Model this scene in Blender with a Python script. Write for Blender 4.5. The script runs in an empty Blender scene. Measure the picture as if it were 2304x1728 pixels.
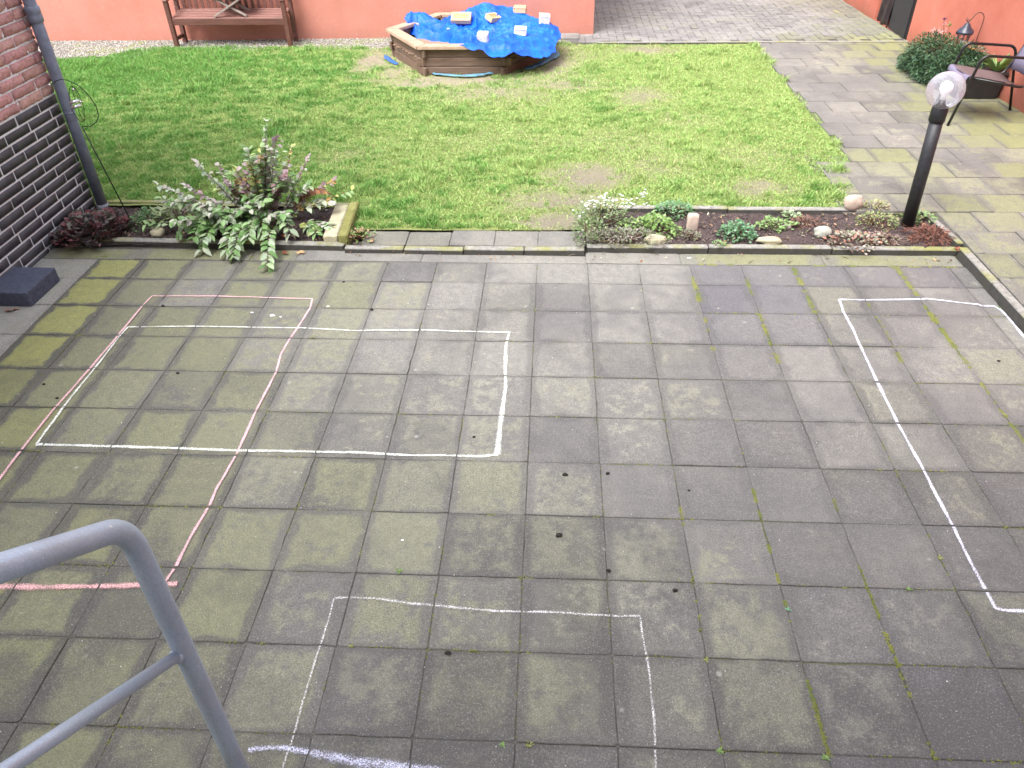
import bpy, bmesh, math, random
import numpy as np
from mathutils import Vector, Matrix
rnd = random.Random(7)
rng = np.random.default_rng(11)
PI = math.pi
scene = bpy.context.scene
COL = scene.collection

# ------------------------------------------------------------------ camera, sky, sun, exposure
cam_d = bpy.data.cameras.new('camera'); cam = bpy.data.objects.new('camera', cam_d); COL.objects.link(cam)
cam.location = (0.0940, -4.4975, 2.5527)
cam.rotation_mode = 'XYZ'; cam.rotation_euler = (0.924076, 0.0151766, 0.0484865)
cam_d.sensor_width = 36; cam_d.lens = 26.93; cam_d.clip_start = 0.05; cam_d.clip_end = 500
scene.camera = cam
world = bpy.data.worlds.new('World'); scene.world = world; world.use_nodes = True
wn = world.node_tree.nodes; wl = world.node_tree.links
SUN_EL, SUN_AZ = math.radians(57), math.radians(-142)      # azimuth measured from +y towards +x
sky = wn.new('ShaderNodeTexSky'); sky.sky_type = 'NISHITA'; sky.sun_disc = False
sky.sun_elevation = SUN_EL; sky.sun_rotation = SUN_AZ; sky.air_density = 1.0; sky.dust_density = 4.0; sky.ozone_density = 1.0
hs = wn.new('ShaderNodeHueSaturation'); hs.inputs['Saturation'].default_value = 0.32
wl.new(sky.outputs[0], hs.inputs['Color'])
wl.new(hs.outputs[0], wn['Background'].inputs['Color']); wn['Background'].inputs['Strength'].default_value = 0.15
sd = bpy.data.lights.new('sun', 'SUN'); sd.energy = 1.0; sd.angle = math.radians(40); sd.color = (1.0, 0.985, 0.965)
sun = bpy.data.objects.new('sun', sd); COL.objects.link(sun)
dv = Vector((math.sin(SUN_AZ)*math.cos(SUN_EL), math.cos(SUN_AZ)*math.cos(SUN_EL), math.sin(SUN_EL)))
sun.rotation_euler = dv.to_track_quat('Z', 'Y').to_euler()
scene.view_settings.view_transform = 'Standard'; scene.view_settings.look = 'None'
scene.view_settings.exposure = 1.80; scene.view_settings.gamma = 1.0

# ------------------------------------------------------------------ node helpers
class NT:
    def __init__(s, name):
        s.m = bpy.data.materials.new(name); s.m.use_nodes = True
        s.t = s.m.node_tree; s.b = s.t.nodes['Principled BSDF']; s.out = s.t.nodes['Material Output']
        s.tc = s.t.nodes.new('ShaderNodeTexCoord')
    def n(s, typ, **kw):
        d = s.t.nodes.new(typ)
        for k, v in kw.items():
            if k.startswith('_'): setattr(d, k[1:], v)
        for k, v in kw.items():
            if k.startswith('_'): continue
            key = int(k[1:]) if k[0] == 'i' and k[1:].isdigit() else k.replace('__', ' ')
            s.set(d.inputs[key], v)
        return d
    def set(s, inp, v):
        if isinstance(v, bpy.types.NodeSocket): s.t.links.new(v, inp)
        elif isinstance(v, (tuple, list)) and len(v) == 3 and inp.type == 'RGBA': inp.default_value = (*v, 1)
        else: inp.default_value = v
    def noise(s, scale, detail=4, rough=.55, vec=None, dist=0):
        return s.n('ShaderNodeTexNoise', Scale=scale, Detail=detail, Roughness=rough, Distortion=dist, Vector=vec or s.tc.outputs['Object']).outputs[0]
    def voro(s, scale, feature='F1', vec=None):
        return s.n('ShaderNodeTexVoronoi', _feature=feature, Scale=scale, Vector=vec or s.tc.outputs['Object'])
    def ramp(s, v, a, b, lo=0., hi=1., smooth=False):
        return s.n('ShaderNodeMapRange', _interpolation_type='SMOOTHSTEP' if smooth else 'LINEAR', Value=v, i1=a, i2=b, i3=lo, i4=hi).outputs[0]
    def mix(s, f, a, b, mode='MIX'):
        d = s.n('ShaderNodeMix', _data_type='RGBA', _blend_type=mode, i0=f); s.set(d.inputs[6], a); s.set(d.inputs[7], b)
        return d.outputs[2]
    def math(s, op, a, b=0., clamp=False):
        return s.n('ShaderNodeMath', _operation=op, _use_clamp=clamp, i0=a, i1=b).outputs[0]
    def attr(s, name): return s.n('ShaderNodeAttribute', _attribute_name=name)
    def bump(s, h, strength=.3, dist=.01, prev=None):
        d = s.n('ShaderNodeBump', Strength=strength, Distance=dist, Height=h)
        if prev: s.set(d.inputs['Normal'], prev)
        return d.outputs[0]
    def fin(s, color=None, rough=.8, normal=None, **kw):
        if color is not None: s.set(s.b.inputs['Base Color'], color)
        s.set(s.b.inputs['Roughness'], rough)
        if normal: s.set(s.b.inputs['Normal'], normal)
        for k, v in kw.items(): s.set(s.b.inputs[k.replace('__', ' ')], v)
        return s.m

# ------------------------------------------------------------------ mesh helpers
def link(name, me, material=None, parent=None, loc=None, rot=None):
    o = bpy.data.objects.new(name, me); COL.objects.link(o)
    if material:
        for m in (material if isinstance(material, (list, tuple)) else [material]): me.materials.append(m)
    if parent: o.parent = parent
    if loc is not None: o.location = loc
    if rot is not None: o.rotation_euler = rot
    return o
def tag(o, label=None, cat=None, group=None, kind=None):
    if label: o['label'] = label
    if cat: o['category'] = cat
    if group: o['group'] = group
    if kind: o['kind'] = kind
    return o
def thing(name, label, cat, loc=(0, 0, 0), rz=0, group=None):
    o = bpy.data.objects.new(name, None); COL.objects.link(o)
    o.empty_display_size = .1; o.location = loc; o.rotation_euler = (0, 0, rz)
    return tag(o, label, cat, group)

class MB:
    """collects shapes that become ONE mesh object"""
    def __init__(s): s.bm = bmesh.new()
    def box(s, c, d, rot=None, bevel=0.0, seg=1, taper=None):
        r = bmesh.ops.create_cube(s.bm, size=1)
        vs = r['verts']
        for v in vs:
            v.co = Vector((v.co.x*d[0], v.co.y*d[1], v.co.z*d[2]))
            if taper and v.co.z > 0: v.co.x *= taper; v.co.y *= taper
        if bevel > 0:
            es = list({e for v in vs for e in v.link_edges})
            rb = bmesh.ops.bevel(s.bm, geom=es, offset=bevel, segments=seg, affect='EDGES', profile=.6)
            vs = list({v for f in rb['faces'] for v in f.verts} | {v for v in vs if v.is_valid})
        M = (Matrix.Translation(c) @ (rot.to_4x4() if rot else Matrix.Identity(4)))
        bmesh.ops.transform(s.bm, matrix=M, verts=vs)
        return vs
    def bar(s, a, b, w, h, bevel=.003, up=(0, 0, 1)):
        a, b = Vector(a), Vector(b); d = b-a; L = d.length; x = d.normalized(); u = Vector(up)
        if abs(x.dot(u)) > .98: u = Vector((0, 1, 0))
        y = u.cross(x).normalized(); z = x.cross(y)
        R = Matrix((x, y, z)).transposed()
        return s.box((a+b)/2, (L, w, h), R, bevel)
    def tube(s, pts, r, n=10, closed=False, caps=True):
        pts = [Vector(p) for p in pts]; m = len(pts); rs = r if isinstance(r, (list, tuple)) else [r]*m
        prev = None; rings = []
        for i, p in enumerate(pts):
            if closed: t = (pts[(i+1) % m]-pts[i-1]).normalized()
            else: t = (pts[min(i+1, m-1)]-pts[max(i-1, 0)]).normalized()
            if prev is None:
                u = Vector((0, 0, 1)) if abs(t.z) < .9 else Vector((1, 0, 0))
                prev = t.cross(u).normalized()
            x = (prev-t*prev.dot(t)).normalized(); y = t.cross(x); prev = x
            rings.append([s.bm.verts.new(p+(x*math.cos(2*PI*k/n)+y*math.sin(2*PI*k/n))*rs[i]) for k in range(n)])
        rr = range(m) if closed else range(m-1)
        for i in rr:
            a, b = rings[i], rings[(i+1) % m]
            for k in range(n):
                f = s.bm.faces.new((a[k], a[(k+1) % n], b[(k+1) % n], b[k])); f.smooth = True
        if caps and not closed:
            s.bm.faces.new(rings[0][::-1]); s.bm.faces.new(rings[-1])
    def lathe(s, prof, c=(0, 0, 0), n=24, M=None):
        rings = []
        for r, z in prof:
            ring = []
            for k in range(n):
                v = Vector((r*math.cos(2*PI*k/n), r*math.sin(2*PI*k/n), z))
                if M: v = M @ v
                ring.append(s.bm.verts.new(v+Vector(c)))
            rings.append(ring)
        for a, b in zip(rings, rings[1:]):
            for k in range(n):
                f = s.bm.faces.new((a[k], a[(k+1) % n], b[(k+1) % n], b[k])); f.smooth = True
        if prof[0][0] > 1e-6: s.bm.faces.new(rings[0][::-1])
        if prof[-1][0] > 1e-6: s.bm.faces.new(rings[-1])
    def prism(s, poly, z0, z1):
        a = [s.bm.verts.new((x, y, z0)) for x, y in poly]; b = [s.bm.verts.new((x, y, z1)) for x, y in poly]
        n = len(poly); s.bm.faces.new(a[::-1]); s.bm.faces.new(b)
        for i in range(n): s.bm.faces.new((a[i], a[(i+1) % n], b[(i+1) % n], b[i]))
    def build(s, name, material=None, parent=None, loc=None, rot=None, smooth=False):
        bmesh.ops.recalc_face_normals(s.bm, faces=s.bm.faces)
        me = bpy.data.meshes.new(name); s.bm.to_mesh(me); s.bm.free()
        if smooth:
            for p in me.polygons: p.use_smooth = True
        return link(name, me, material, parent, loc, rot)

def np_mesh(name, V, F, material=None, parent=None, col=None, smooth=False, mat_idx=None):
    """V (n,3), F (m,k) equal-sided faces, col (n,3) vertex colours"""
    V = np.asarray(V, np.float32); F = np.asarray(F, np.int32)
    me = bpy.data.meshes.new(name); me.vertices.add(len(V)); me.vertices.foreach_set('co', V.ravel())
    m, k = F.shape; me.loops.add(m*k); me.loops.foreach_set('vertex_index', F.ravel())
    me.polygons.add(m); me.polygons.foreach_set('loop_start', np.arange(m, dtype=np.int32)*k)
    me.update(calc_edges=True)
    if col is not None:
        a = me.color_attributes.new('Col', 'FLOAT_COLOR', 'POINT')
        c = np.ones((len(V), 4), np.float32); c[:, :3] = col; a.data.foreach_set('color', c.ravel())
    if smooth: me.polygons.foreach_set('use_smooth', np.ones(m, bool))
    me.validate()
    return link(name, me, material, parent)

def vnoise(x, y, seed=0):
    xi = np.floor(x).astype(np.int64); yi = np.floor(y).astype(np.int64); fx = x-xi; fy = y-yi
    fx = fx*fx*(3-2*fx); fy = fy*fy*(3-2*fy)
    def h(a, b):
        n = (a*374761393 + b*668265263 + seed*1442695041) & 0xffffffff
        n = ((n ^ (n >> 13))*1274126177) & 0xffffffff
        return ((n ^ (n >> 16)) & 0xffff)/65535.
    return (h(xi, yi)*(1-fx)+h(xi+1, yi)*fx)*(1-fy)+(h(xi, yi+1)*(1-fx)+h(xi+1, yi+1)*fx)*fy
def fbm(x, y, o=4, seed=0):
    x = np.asarray(x, float); y = np.asarray(y, float); s = 0; a = .5; t = 0
    for i in range(o): s = s+a*vnoise(x*2**i, y*2**i, seed+i*17); t += a; a *= .5
    return s/t

# ------------------------------------------------------------------ materials
M = {}
def plain(name, col, rough=.6, var=.25, scale=30, metal=0., bump=.15, spec=.5):
    t = NT(name); f = t.noise(scale, 5)
    c = t.mix(t.ramp(f, .25, .75), tuple(x*(1-var) for x in col), tuple(min(1, x*(1+var)) for x in col))
    M[name] = t.fin(c, rough, t.bump(f, bump, .003), Metallic=metal, Specular__IOR__Level=spec); return M[name]

def slab_mat(name, grey, dark, algae, edge=1., wet=.62):
    """concrete paving: attribute 'slab' = (tone, algae, violet); UV runs 0..1 over each slab"""
    t = NT(name); a = t.attr('slab'); sep = t.n('ShaderNodeSeparateColor', Color=a.outputs['Color'])
    tone, alg, vio = sep.outputs[0], sep.outputs[1], sep.outputs[2]
    uv = t.n('ShaderNodeUVMap', _uv_map='UVMap').outputs[0]
    su = t.n('ShaderNodeSeparateXYZ', Vector=uv)
    dx = t.math('ABSOLUTE', t.math('SUBTRACT', su.outputs[0], .5)); dy = t.math('ABSOLUTE', t.math('SUBTRACT', su.outputs[1], .5))
    big = t.noise(1.3, 4, .6); mid = t.noise(11, 5, .66); fine = t.noise(60, 4, .7); grain = t.noise(260, 3, .75); wide = t.noise(.75, 3, .5)
    w = t.math('MULTIPLY', t.math('SUBTRACT', mid, .5), .30); w2 = t.math('MULTIPLY', t.math('SUBTRACT', big, .5), .34)
    ed = t.math('ADD', t.math('ADD', t.math('MAXIMUM', dx, t.math('SUBTRACT', dy, .055)), w), w2)      # large near slab edges
    em = t.ramp(ed, .35, .43, smooth=True)
    base = t.mix(t.ramp(t.math('ADD', t.math('MULTIPLY', mid, .5), t.math('MULTIPLY', t.math('MINIMUM', tone, 1.), .6)), .25, .85), dark, grey)
    # damp violet-grey zones run across the joints
    base = t.mix(t.math('MULTIPLY', t.ramp(t.math('ADD', big, t.math('MULTIPLY', t.math('SUBTRACT', mid, .5), .35)), .47, .60, smooth=True), t.ramp(alg, .1, .9, .50, .30)), base, (.190, .182, .182))
    base = t.mix(t.math('MULTIPLY', vio, .75), base, (.128, .122, .168))
    # thin olive film of algae, continuous over the paving
    film = t.math('ADD', alg, t.math('MULTIPLY', t.math('SUBTRACT', wide, .5), 1.1))
    base = t.mix(t.math('MULTIPLY', t.ramp(film, .20, 1.0, 0, .72), t.math('SUBTRACT', 1., vio)), base, t.mix(mid, t.mix(.35, algae, (.05, .05, .02)), algae))
    base = t.mix(t.ramp(tone, 1.05, 1.5, 0, 1.), base, (.58, .565, .51))
    am = t.math('MULTIPLY', t.math('SUBTRACT', 1., em), t.ramp(t.math('ADD', t.math('ADD', alg, t.math('MULTIPLY', t.math('SUBTRACT', mid, .5), 1.5)), t.math('MULTIPLY', t.math('SUBTRACT', big, .5), -1.8)), .27, .50, smooth=True))
    base = t.mix(t.math('MULTIPLY', am, t.math('MULTIPLY', t.ramp(tone, 0., .65, .52, 1.), t.math('SUBTRACT', .80, t.math('MULTIPLY', vio, .8)))), base, t.mix(t.ramp(alg, .75, 1.15), t.mix(t.ramp(alg, .05, .60, .85, .12), algae, (.50, .485, .435)), (.60, .62, .15)))
    base = t.mix(t.math('MULTIPLY', t.math('MULTIPLY', em, edge), t.math('ADD', t.ramp(wide, .40, .60, .12, .40), t.ramp(alg, .2, .75, 0, .30))), base, (.070, .067, .072))
    base = t.mix(t.math('MULTIPLY', t.ramp(t.noise(2.1, 5, .62), .47, .60, smooth=True), t.ramp(tone, .15, .70, .62, .05)), base, (.108, .104, .098))  # dark blotches, strongest on low-tone slabs, deepen the painted shade of near rows
    base = t.mix(t.ramp(tone, 1.2, 1.5, 0, .55), base, (.60, .59, .53))
    base = t.mix(t.ramp(t.noise(420, 2, .5), .42, .70), base, t.mix(.5, base, (.03, .028, .028)))
    base = t.mix(t.ramp(grain, .32, .62, .60, 0), base, (.05, .048, .05)); base = t.mix(t.ramp(t.noise(130, 3, .8), .52, .70, 0, .30), base, (.50, .48, .45)); base = t.mix(t.ramp(t.noise(105, 3, .8), .50, .68, 0, .45), base, (.08, .075, .08)); base = t.mix(t.ramp(t.noise(22, 5, .7), .35, .65, .28, 0), base, (.07, .065, .068))
    base = t.mix(t.ramp(fine, .55, .80, 0, .25), base, (.42, .40, .37))
    vd = t.voro(95); base = t.mix(t.math('MULTIPLY', t.ramp(vd.outputs['Distance'], .10, .20, .50, 0), t.ramp(t.n('ShaderNodeSeparateColor', Color=vd.outputs['Color']).outputs[0], .70, .72)), base, (.50, .48, .45))
    vb = t.voro(7); base = t.mix(t.math('MULTIPLY', t.ramp(vb.outputs['Distance'], .05, .10, .6, 0), t.ramp(t.n('ShaderNodeSeparateColor', Color=vb.outputs['Color']).outputs[1], .84, .86)), base, (.38, .38, .33))
    rough = t.ramp(mid, .3, .7, wet, wet+.25)
    nb = t.bump(grain, .5, .0022, t.bump(fine, .35, .003))
    M[name] = t.fin(base, rough, nb, Specular__IOR__Level=.35); return M[name]
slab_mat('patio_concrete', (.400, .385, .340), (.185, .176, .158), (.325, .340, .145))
slab_mat('path_concrete', (.370, .355, .305), (.245, .235, .205), (.315, .340, .090), edge=.45)
slab_mat('drive_concrete', (.42, .41, .385), (.33, .32, .30), (.27, .28, .14), edge=.5, wet=.7)

t = NT('joint_soil'); f = t.noise(90, 5, .7); g = t.noise(3.0, 4)
c = t.mix(t.ramp(f, .3, .7), (.045, .042, .038), (.17, .155, .14)); c = t.mix(t.ramp(g, .50, .68, 0, .7), c, (.11, .13, .03))
M['joint_soil'] = t.fin(c, .95, t.bump(f, .8, .006))
t = NT('soil'); f = t.noise(55, 6, .75); f2 = t.noise(8, 4, .6); v = t.voro(120)
c = t.mix(t.ramp(f, .3, .72), (.030, .020, .022), (.15, .105, .10)); c = t.mix(t.ramp(f2, .5, .75, 0, .5), c, (.12, .085, .07))
c = t.mix(t.math('MULTIPLY', t.ramp(v.outputs['Distance'], .12, .22, .9, 0), t.ramp(t.n('ShaderNodeSeparateColor', Color=v.outputs['Color']).outputs[0], .88, .9)), c, (.6, .55, .5))
M['soil'] = t.fin(c, .95, t.bump(f, 1., .02))
t = NT('lawn_earth'); f = t.noise(70, 6, .75); f2 = t.noise(5, 4, .6); a = t.attr('Col')
c = t.mix(.35, a.outputs['Color'], t.mix(t.ramp(f2, .35, .65), (.22, .19, .13), (.28, .28, .10))); c = t.mix(t.ramp(f, .35, .7, .35, 0), c, (.05, .045, .03))
M['lawn_earth'] = t.fin(c, .95, t.bump(f, .8, .02))

def leaf_mat(name, rough=.5, trans=.12, spec=.4, gain=1.0):
    t = NT(name); a = t.attr('Col'); f = t.noise(140, 3)
    c = t.mix(t.ramp(f, .3, .7, .0, .35), a.outputs['Color'], t.mix(.5, a.outputs['Color'], (.02, .03, .01)))
    t.fin(c, rough, None, Specular__IOR__Level=spec)
    tr = t.n('ShaderNodeBsdfTranslucent', Color=a.outputs['Color'])
    mx = t.n('ShaderNodeMixShader', i0=trans, i1=t.b.outputs[0], i2=tr.outputs[0]); t.t.links.new(mx.outputs[0], t.out.inputs[0])
    M[name] = t.m; return t.m
leaf_mat('grass_blade', .6, .25, .25); leaf_mat('leaf', .42, .12, .45); leaf_mat('petal', .6, .2, .2); leaf_mat('dark_leaf', .45, .05, .4)

t = NT('render_orange'); f = t.noise(2.2, 5, .6); f2 = t.noise(120, 5, .7); f3 = t.noise(.8, 3); sx = t.n('ShaderNodeSeparateXYZ', Vector=t.tc.outputs['Object'])
c = t.mix(t.ramp(f, .3, .7), (.47, .19, .145), (.53, .23, .182)); c = t.mix(t.ramp(f3, .4, .7, 0, .35), c, (.52, .24, .195)); c = t.mix(t.ramp(f2, .35, .7, .14, 0), c, (.42, .13, .08))
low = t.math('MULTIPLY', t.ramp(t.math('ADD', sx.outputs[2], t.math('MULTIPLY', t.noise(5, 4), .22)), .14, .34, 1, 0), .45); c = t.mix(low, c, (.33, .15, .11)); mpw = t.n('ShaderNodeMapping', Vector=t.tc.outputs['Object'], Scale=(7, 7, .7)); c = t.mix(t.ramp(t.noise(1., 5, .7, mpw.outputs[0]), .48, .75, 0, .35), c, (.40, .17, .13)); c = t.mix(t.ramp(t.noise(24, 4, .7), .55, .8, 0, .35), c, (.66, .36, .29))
M['render_orange'] = t.fin(c, .9, t.bump(f2, .4, .004), Specular__IOR__Level=.2)
t = NT('render_salmon'); f = t.noise(3, 5, .6); f2 = t.noise(110, 5, .7); sx = t.n('ShaderNodeSeparateXYZ', Vector=t.tc.outputs['Object'])
c = t.mix(t.ramp(f, .3, .7), (.45, .140, .098), (.51, .178, .130)); c = t.mix(t.ramp(f2, .35, .7, .2, 0), c, (.40, .10, .06))
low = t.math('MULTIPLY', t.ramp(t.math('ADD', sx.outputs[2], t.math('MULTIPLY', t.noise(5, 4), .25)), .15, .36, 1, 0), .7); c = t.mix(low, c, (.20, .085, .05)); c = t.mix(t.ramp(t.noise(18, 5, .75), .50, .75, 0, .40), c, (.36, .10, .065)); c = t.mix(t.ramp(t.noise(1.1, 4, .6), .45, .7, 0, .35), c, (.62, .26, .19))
# pale hairline run-down streaks on the plaster
for yy, k in ((4.42, .22), (4.00, .30)):
    wob = t.math('MULTIPLY', t.math('SUBTRACT', t.noise(6, 3), .5), .05)
    d = t.math('ABSOLUTE', t.math('SUBTRACT', t.math('ADD', sx.outputs[1], wob), t.math('ADD', t.math('MULTIPLY', sx.outputs[2], k), yy-k*.6)))
    c = t.mix(t.math('MULTIPLY', t.ramp(d, .004, .012, .7, 0), t.ramp(t.noise(12, 3), .35, .5)), c, (.85, .55, .48))
M['render_salmon'] = t.fin(c, .9, t.bump(f2, .5, .004), Specular__IOR__Level=.2)

def attr_rough(name, rough, nscale=60, bump=.6, bd=.004, mixc=(.02, .02, .02), amt=.4, spec=.4):
    t = NT(name); a = t.attr('Col'); f = t.noise(nscale, 6, .7); f2 = t.noise(nscale/8, 4)
    c = t.mix(t.ramp(f, .35, .7, amt, 0), a.outputs['Color'], mixc); c = t.mix(t.ramp(f2, .3, .7, 0, .25), c, t.mix(.5, a.outputs['Color'], (.3, .3, .3)))
    M[name] = t.fin(c, rough, t.bump(f, bump, bd), Specular__IOR__Level=spec); return M[name]
attr_rough('dark_brick', .5, 80, .4, .002); attr_rough('red_brick', .9, 40, 1., .01, (.24, .08, .07), .6, .2)
plain('mortar', (.74, .74, .78), .95, .2, 60)
plain('kerb_concrete', (.27, .26, .235), .85, .3, 25, bump=.5)
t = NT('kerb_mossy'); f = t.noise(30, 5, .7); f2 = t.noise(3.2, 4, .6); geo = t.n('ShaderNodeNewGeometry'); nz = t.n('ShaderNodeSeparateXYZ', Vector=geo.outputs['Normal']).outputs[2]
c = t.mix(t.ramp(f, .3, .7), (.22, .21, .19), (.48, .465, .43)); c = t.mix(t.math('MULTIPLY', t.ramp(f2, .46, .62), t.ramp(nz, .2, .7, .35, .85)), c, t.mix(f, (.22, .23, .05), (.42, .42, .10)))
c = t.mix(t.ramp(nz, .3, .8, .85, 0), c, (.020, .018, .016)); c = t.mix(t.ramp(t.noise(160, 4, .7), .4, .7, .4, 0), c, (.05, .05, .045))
M['kerb_mossy'] = t.fin(c, .9, t.bump(f, .6, .006))
t = NT('mossy_green'); f = t.noise(20, 5, .7); f2 = t.noise(5, 4)
c = t.mix(t.ramp(f2, .3, .7), (.20, .20, .05), (.36, .35, .13)); c = t.mix(t.ramp(f, .4, .7, .4, 0), c, (.10, .10, .04)); M['mossy_green'] = t.fin(c, .95, t.bump(f, .6, .008))
t = NT('moss'); f = t.noise(200, 4, .7); a = t.noise(6, 3)
c = t.mix(t.ramp(f, .3, .7), (.09, .10, .02), (.34, .34, .09)); c = t.mix(t.ramp(a, .4, .7), c, (.12, .15, .04)); M['moss'] = t.fin(c, .95, t.bump(f, 1, .004))

def wood(name, ca, cb, axis=0, rough=.65, sc=(3, 60, 60)):
    t = NT(name); mp = t.n('ShaderNodeMapping', Vector=t.tc.outputs['Object'], Scale=sc)
    f = t.noise(1., 6, .65, mp.outputs[0], .6); f2 = t.noise(5, 4)
    c = t.mix(t.ramp(f, .3, .7), ca, cb); c = t.mix(t.ramp(f2, .45, .75, 0, .4), c, t.mix(.5, c, (.05, .045, .04)))
    M[name] = t.fin(c, rough, t.bump(f, .4, .003)); return M[name]
wood('bench_wood', (.085, .032, .026), (.165, .070, .055), rough=.5)
wood('bench_wood_seat', (.19, .085, .070), (.28, .135, .11), rough=.5, sc=(2, 40, 40))
wood('sandbox_rim', (.33, .225, .155), (.52, .38, .28), sc=(8, 40, 8))
wood('sandbox_board', (.095, .058, .040), (.22, .145, .105), sc=(4, 4, 70))
t = NT('table_grey_wood'); M['table_grey_wood'] = plain('table_grey_wood', (.27, .22, .20), .6, .25, 20)

t = NT('galvanised'); f = t.noise(14, 5, .7); f2 = t.noise(160, 4, .7)
c = t.mix(t.ramp(f, .3, .7), (.46, .56, .70), (.58, .68, .82)); c = t.mix(t.ramp(f2, .4, .7, .25, 0), c, (.13, .14, .18)); c = t.mix(t.ramp(t.noise(3.5, 4, .6), .45, .62, 0, .35), c, (.36, .36, .40)); c = t.mix(t.ramp(t.noise(70, 2, .5), .70, .74, 0, .6), c, (.80, .80, .80))
M['galvanised'] = t.fin(c, t.ramp(f, .3, .7, .34, .48), t.bump(f2, .15, .0015), Metallic=.40)
plain('pipe_plastic', (.19, .22, .30), .42, .3, 18); plain('pipe_foot', (.36, .37, .42), .6, .2, 30)
plain('black_metal', (.014, .013, .016), .42, .3, 60); plain('lamp_pole', (.022, .023, .028), .5, .35, 40, bump=.3)
plain('lantern_metal', (.03, .035, .055), .35, .3, 50)
plain('chair_tube', (.010, .009, .011), .32, .3, 60); plain('rust_wire', (.06, .03, .02), .6, .4, 90)
plain('seat_fabric', (.115, .080, .080), .75, .2, 140, bump=.4); plain('seat_edge', (.17, .15, .22), .6, .2, 100)  # seat_edge: same sling fabric in paler violet, its lit look put into the colour
plain('planter_plastic', (.022, .020, .020), .55, .3, 20); plain('silver', (.75, .77, .78), .2, .1, 30, .9); plain('frosted_white', (.85, .85, .84), .35, .03, 20)
plain('tan_brick', (.60, .40, .21), .85, .22, 40, bump=.5); plain('white_stone', (.60, .57, .51), .8, .2, 25, bump=.5)
plain('stone_pale', (.44, .40, .28), .85, .25, 18, bump=.6); plain('stone_grey', (.40, .41, .36), .85, .25, 18, bump=.6); plain('stone_pink', (.55, .44, .37), .85, .2, 18, bump=.6)
plain('block_concrete', (.075, .086, .13), .65, .35, 45, bump=.5); plain('dark_clod', (.022, .018, .014), .9, .5, 300, bump=.8)
plain('door_paint', (.022, .022, .026), .5, .2, 12); plain('door_frame', (.010, .008, .009), .5, .2, 12)
plain('black_sheet', (.020, .012, .016), .35, .5, 6, bump=.3); plain('terracotta', (.50, .17, .06), .8, .2, 30); plain('stem', (.12, .055, .03), .7, .3, 80)
plain('green_stem', (.12, .16, .05), .7, .3, 80); plain('sand', (.42, .32, .22), .95, .3, 90, bump=.7); plain('sandbox_sand', (.27, .18, .12), .95, .35, 40, bump=.8)
plain('blue_scrap', (.10, .25, .36), .6, .5, 25); plain('blue_scrap_clean', (.03, .12, .42), .5, .3, 25); plain('facade_render', (.42, .40, .38), .9, .1, 3)
t = NT('gravel'); v = t.voro(60); cc = t.n('ShaderNodeSeparateColor', Color=v.outputs['Color']); f = t.noise(4, 4)
c = t.mix(cc.outputs[0], (.20, .18, .15), (.62, .59, .54)); c = t.mix(t.ramp(v.outputs['Distance'], .35, .7, 0, .8), c, (.06, .055, .045)); c = t.mix(t.ramp(f, .55, .7, 0, .5), c, (.16, .15, .06))
M['gravel'] = t.fin(c, .9, t.bump(t.math('SUBTRACT', 1., v.outputs['Distance']), .9, .015))
t = NT('tarp'); f = t.noise(22, 5, .7); f2 = t.noise(4, 4, .6); v = t.noise(500, 2)
c = t.mix(t.ramp(f2, .35, .7), (.003, .075, .66), (.006, .165, .84)); c = t.mix(t.ramp(f, .5, .75, 0, .35), c, (.02, .26, .88)); c = t.mix(t.ramp(t.noise(2.2, 4, .6), .50, .66, 0, .18), c, (.06, .20, .52))
t.fin(c, t.ramp(f, .3, .7, .40, .6), t.bump(v, .2, .001, t.bump(f, .3, .010)), Specular__IOR__Level=.35)
tr = t.n('ShaderNodeBsdfTranslucent', Color=(.01, .14, .85)); mx = t.n('ShaderNodeMixShader', i0=.12, i1=t.b.outputs[0], i2=tr.outputs[0]); t.t.links.new(mx.outputs[0], t.out.inputs[0]); M['tarp'] = t.m
# clear, slightly clouded acrylic globe
t = NT('globe_acrylic'); tp = t.n('ShaderNodeBsdfTransparent', Color=(.97, .97, 1)); df = t.n('ShaderNodeBsdfDiffuse', Color=(.82, .80, .90)); gl = t.n('ShaderNodeBsdfGlossy', Roughness=.08)
f = t.noise(5, 4, .6); lw = t.n('ShaderNodeLayerWeight', Blend=.35)
m1 = t.n('ShaderNodeMixShader', i0=t.math('ADD', t.ramp(f, .35, .7, .10, .27), t.math('MULTIPLY', lw.outputs['Facing'], .22)), i1=tp.outputs[0], i2=df.outputs[0])
m2 = t.n('ShaderNodeMixShader', i0=t.math('MULTIPLY', lw.outputs['Fresnel'], .5), i1=m1.outputs[0], i2=gl.outputs[0]); t.t.links.new(m2.outputs[0], t.out.inputs[0]); M['globe_acrylic'] = t.m
t = NT('lantern_glass'); tp = t.n('ShaderNodeBsdfTransparent', Color=(.9, .9, .9)); gl = t.n('ShaderNodeBsdfGlossy', Roughness=.05); lw = t.n('ShaderNodeLayerWeight', Blend=.3)
m1 = t.n('ShaderNodeMixShader', i0=t.math('MULTIPLY', lw.outputs['Fresnel'], .8), i1=tp.outputs[0], i2=gl.outputs[0]); t.t.links.new(m1.outputs[0], t.out.inputs[0]); M['lantern_glass'] = t.m
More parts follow.
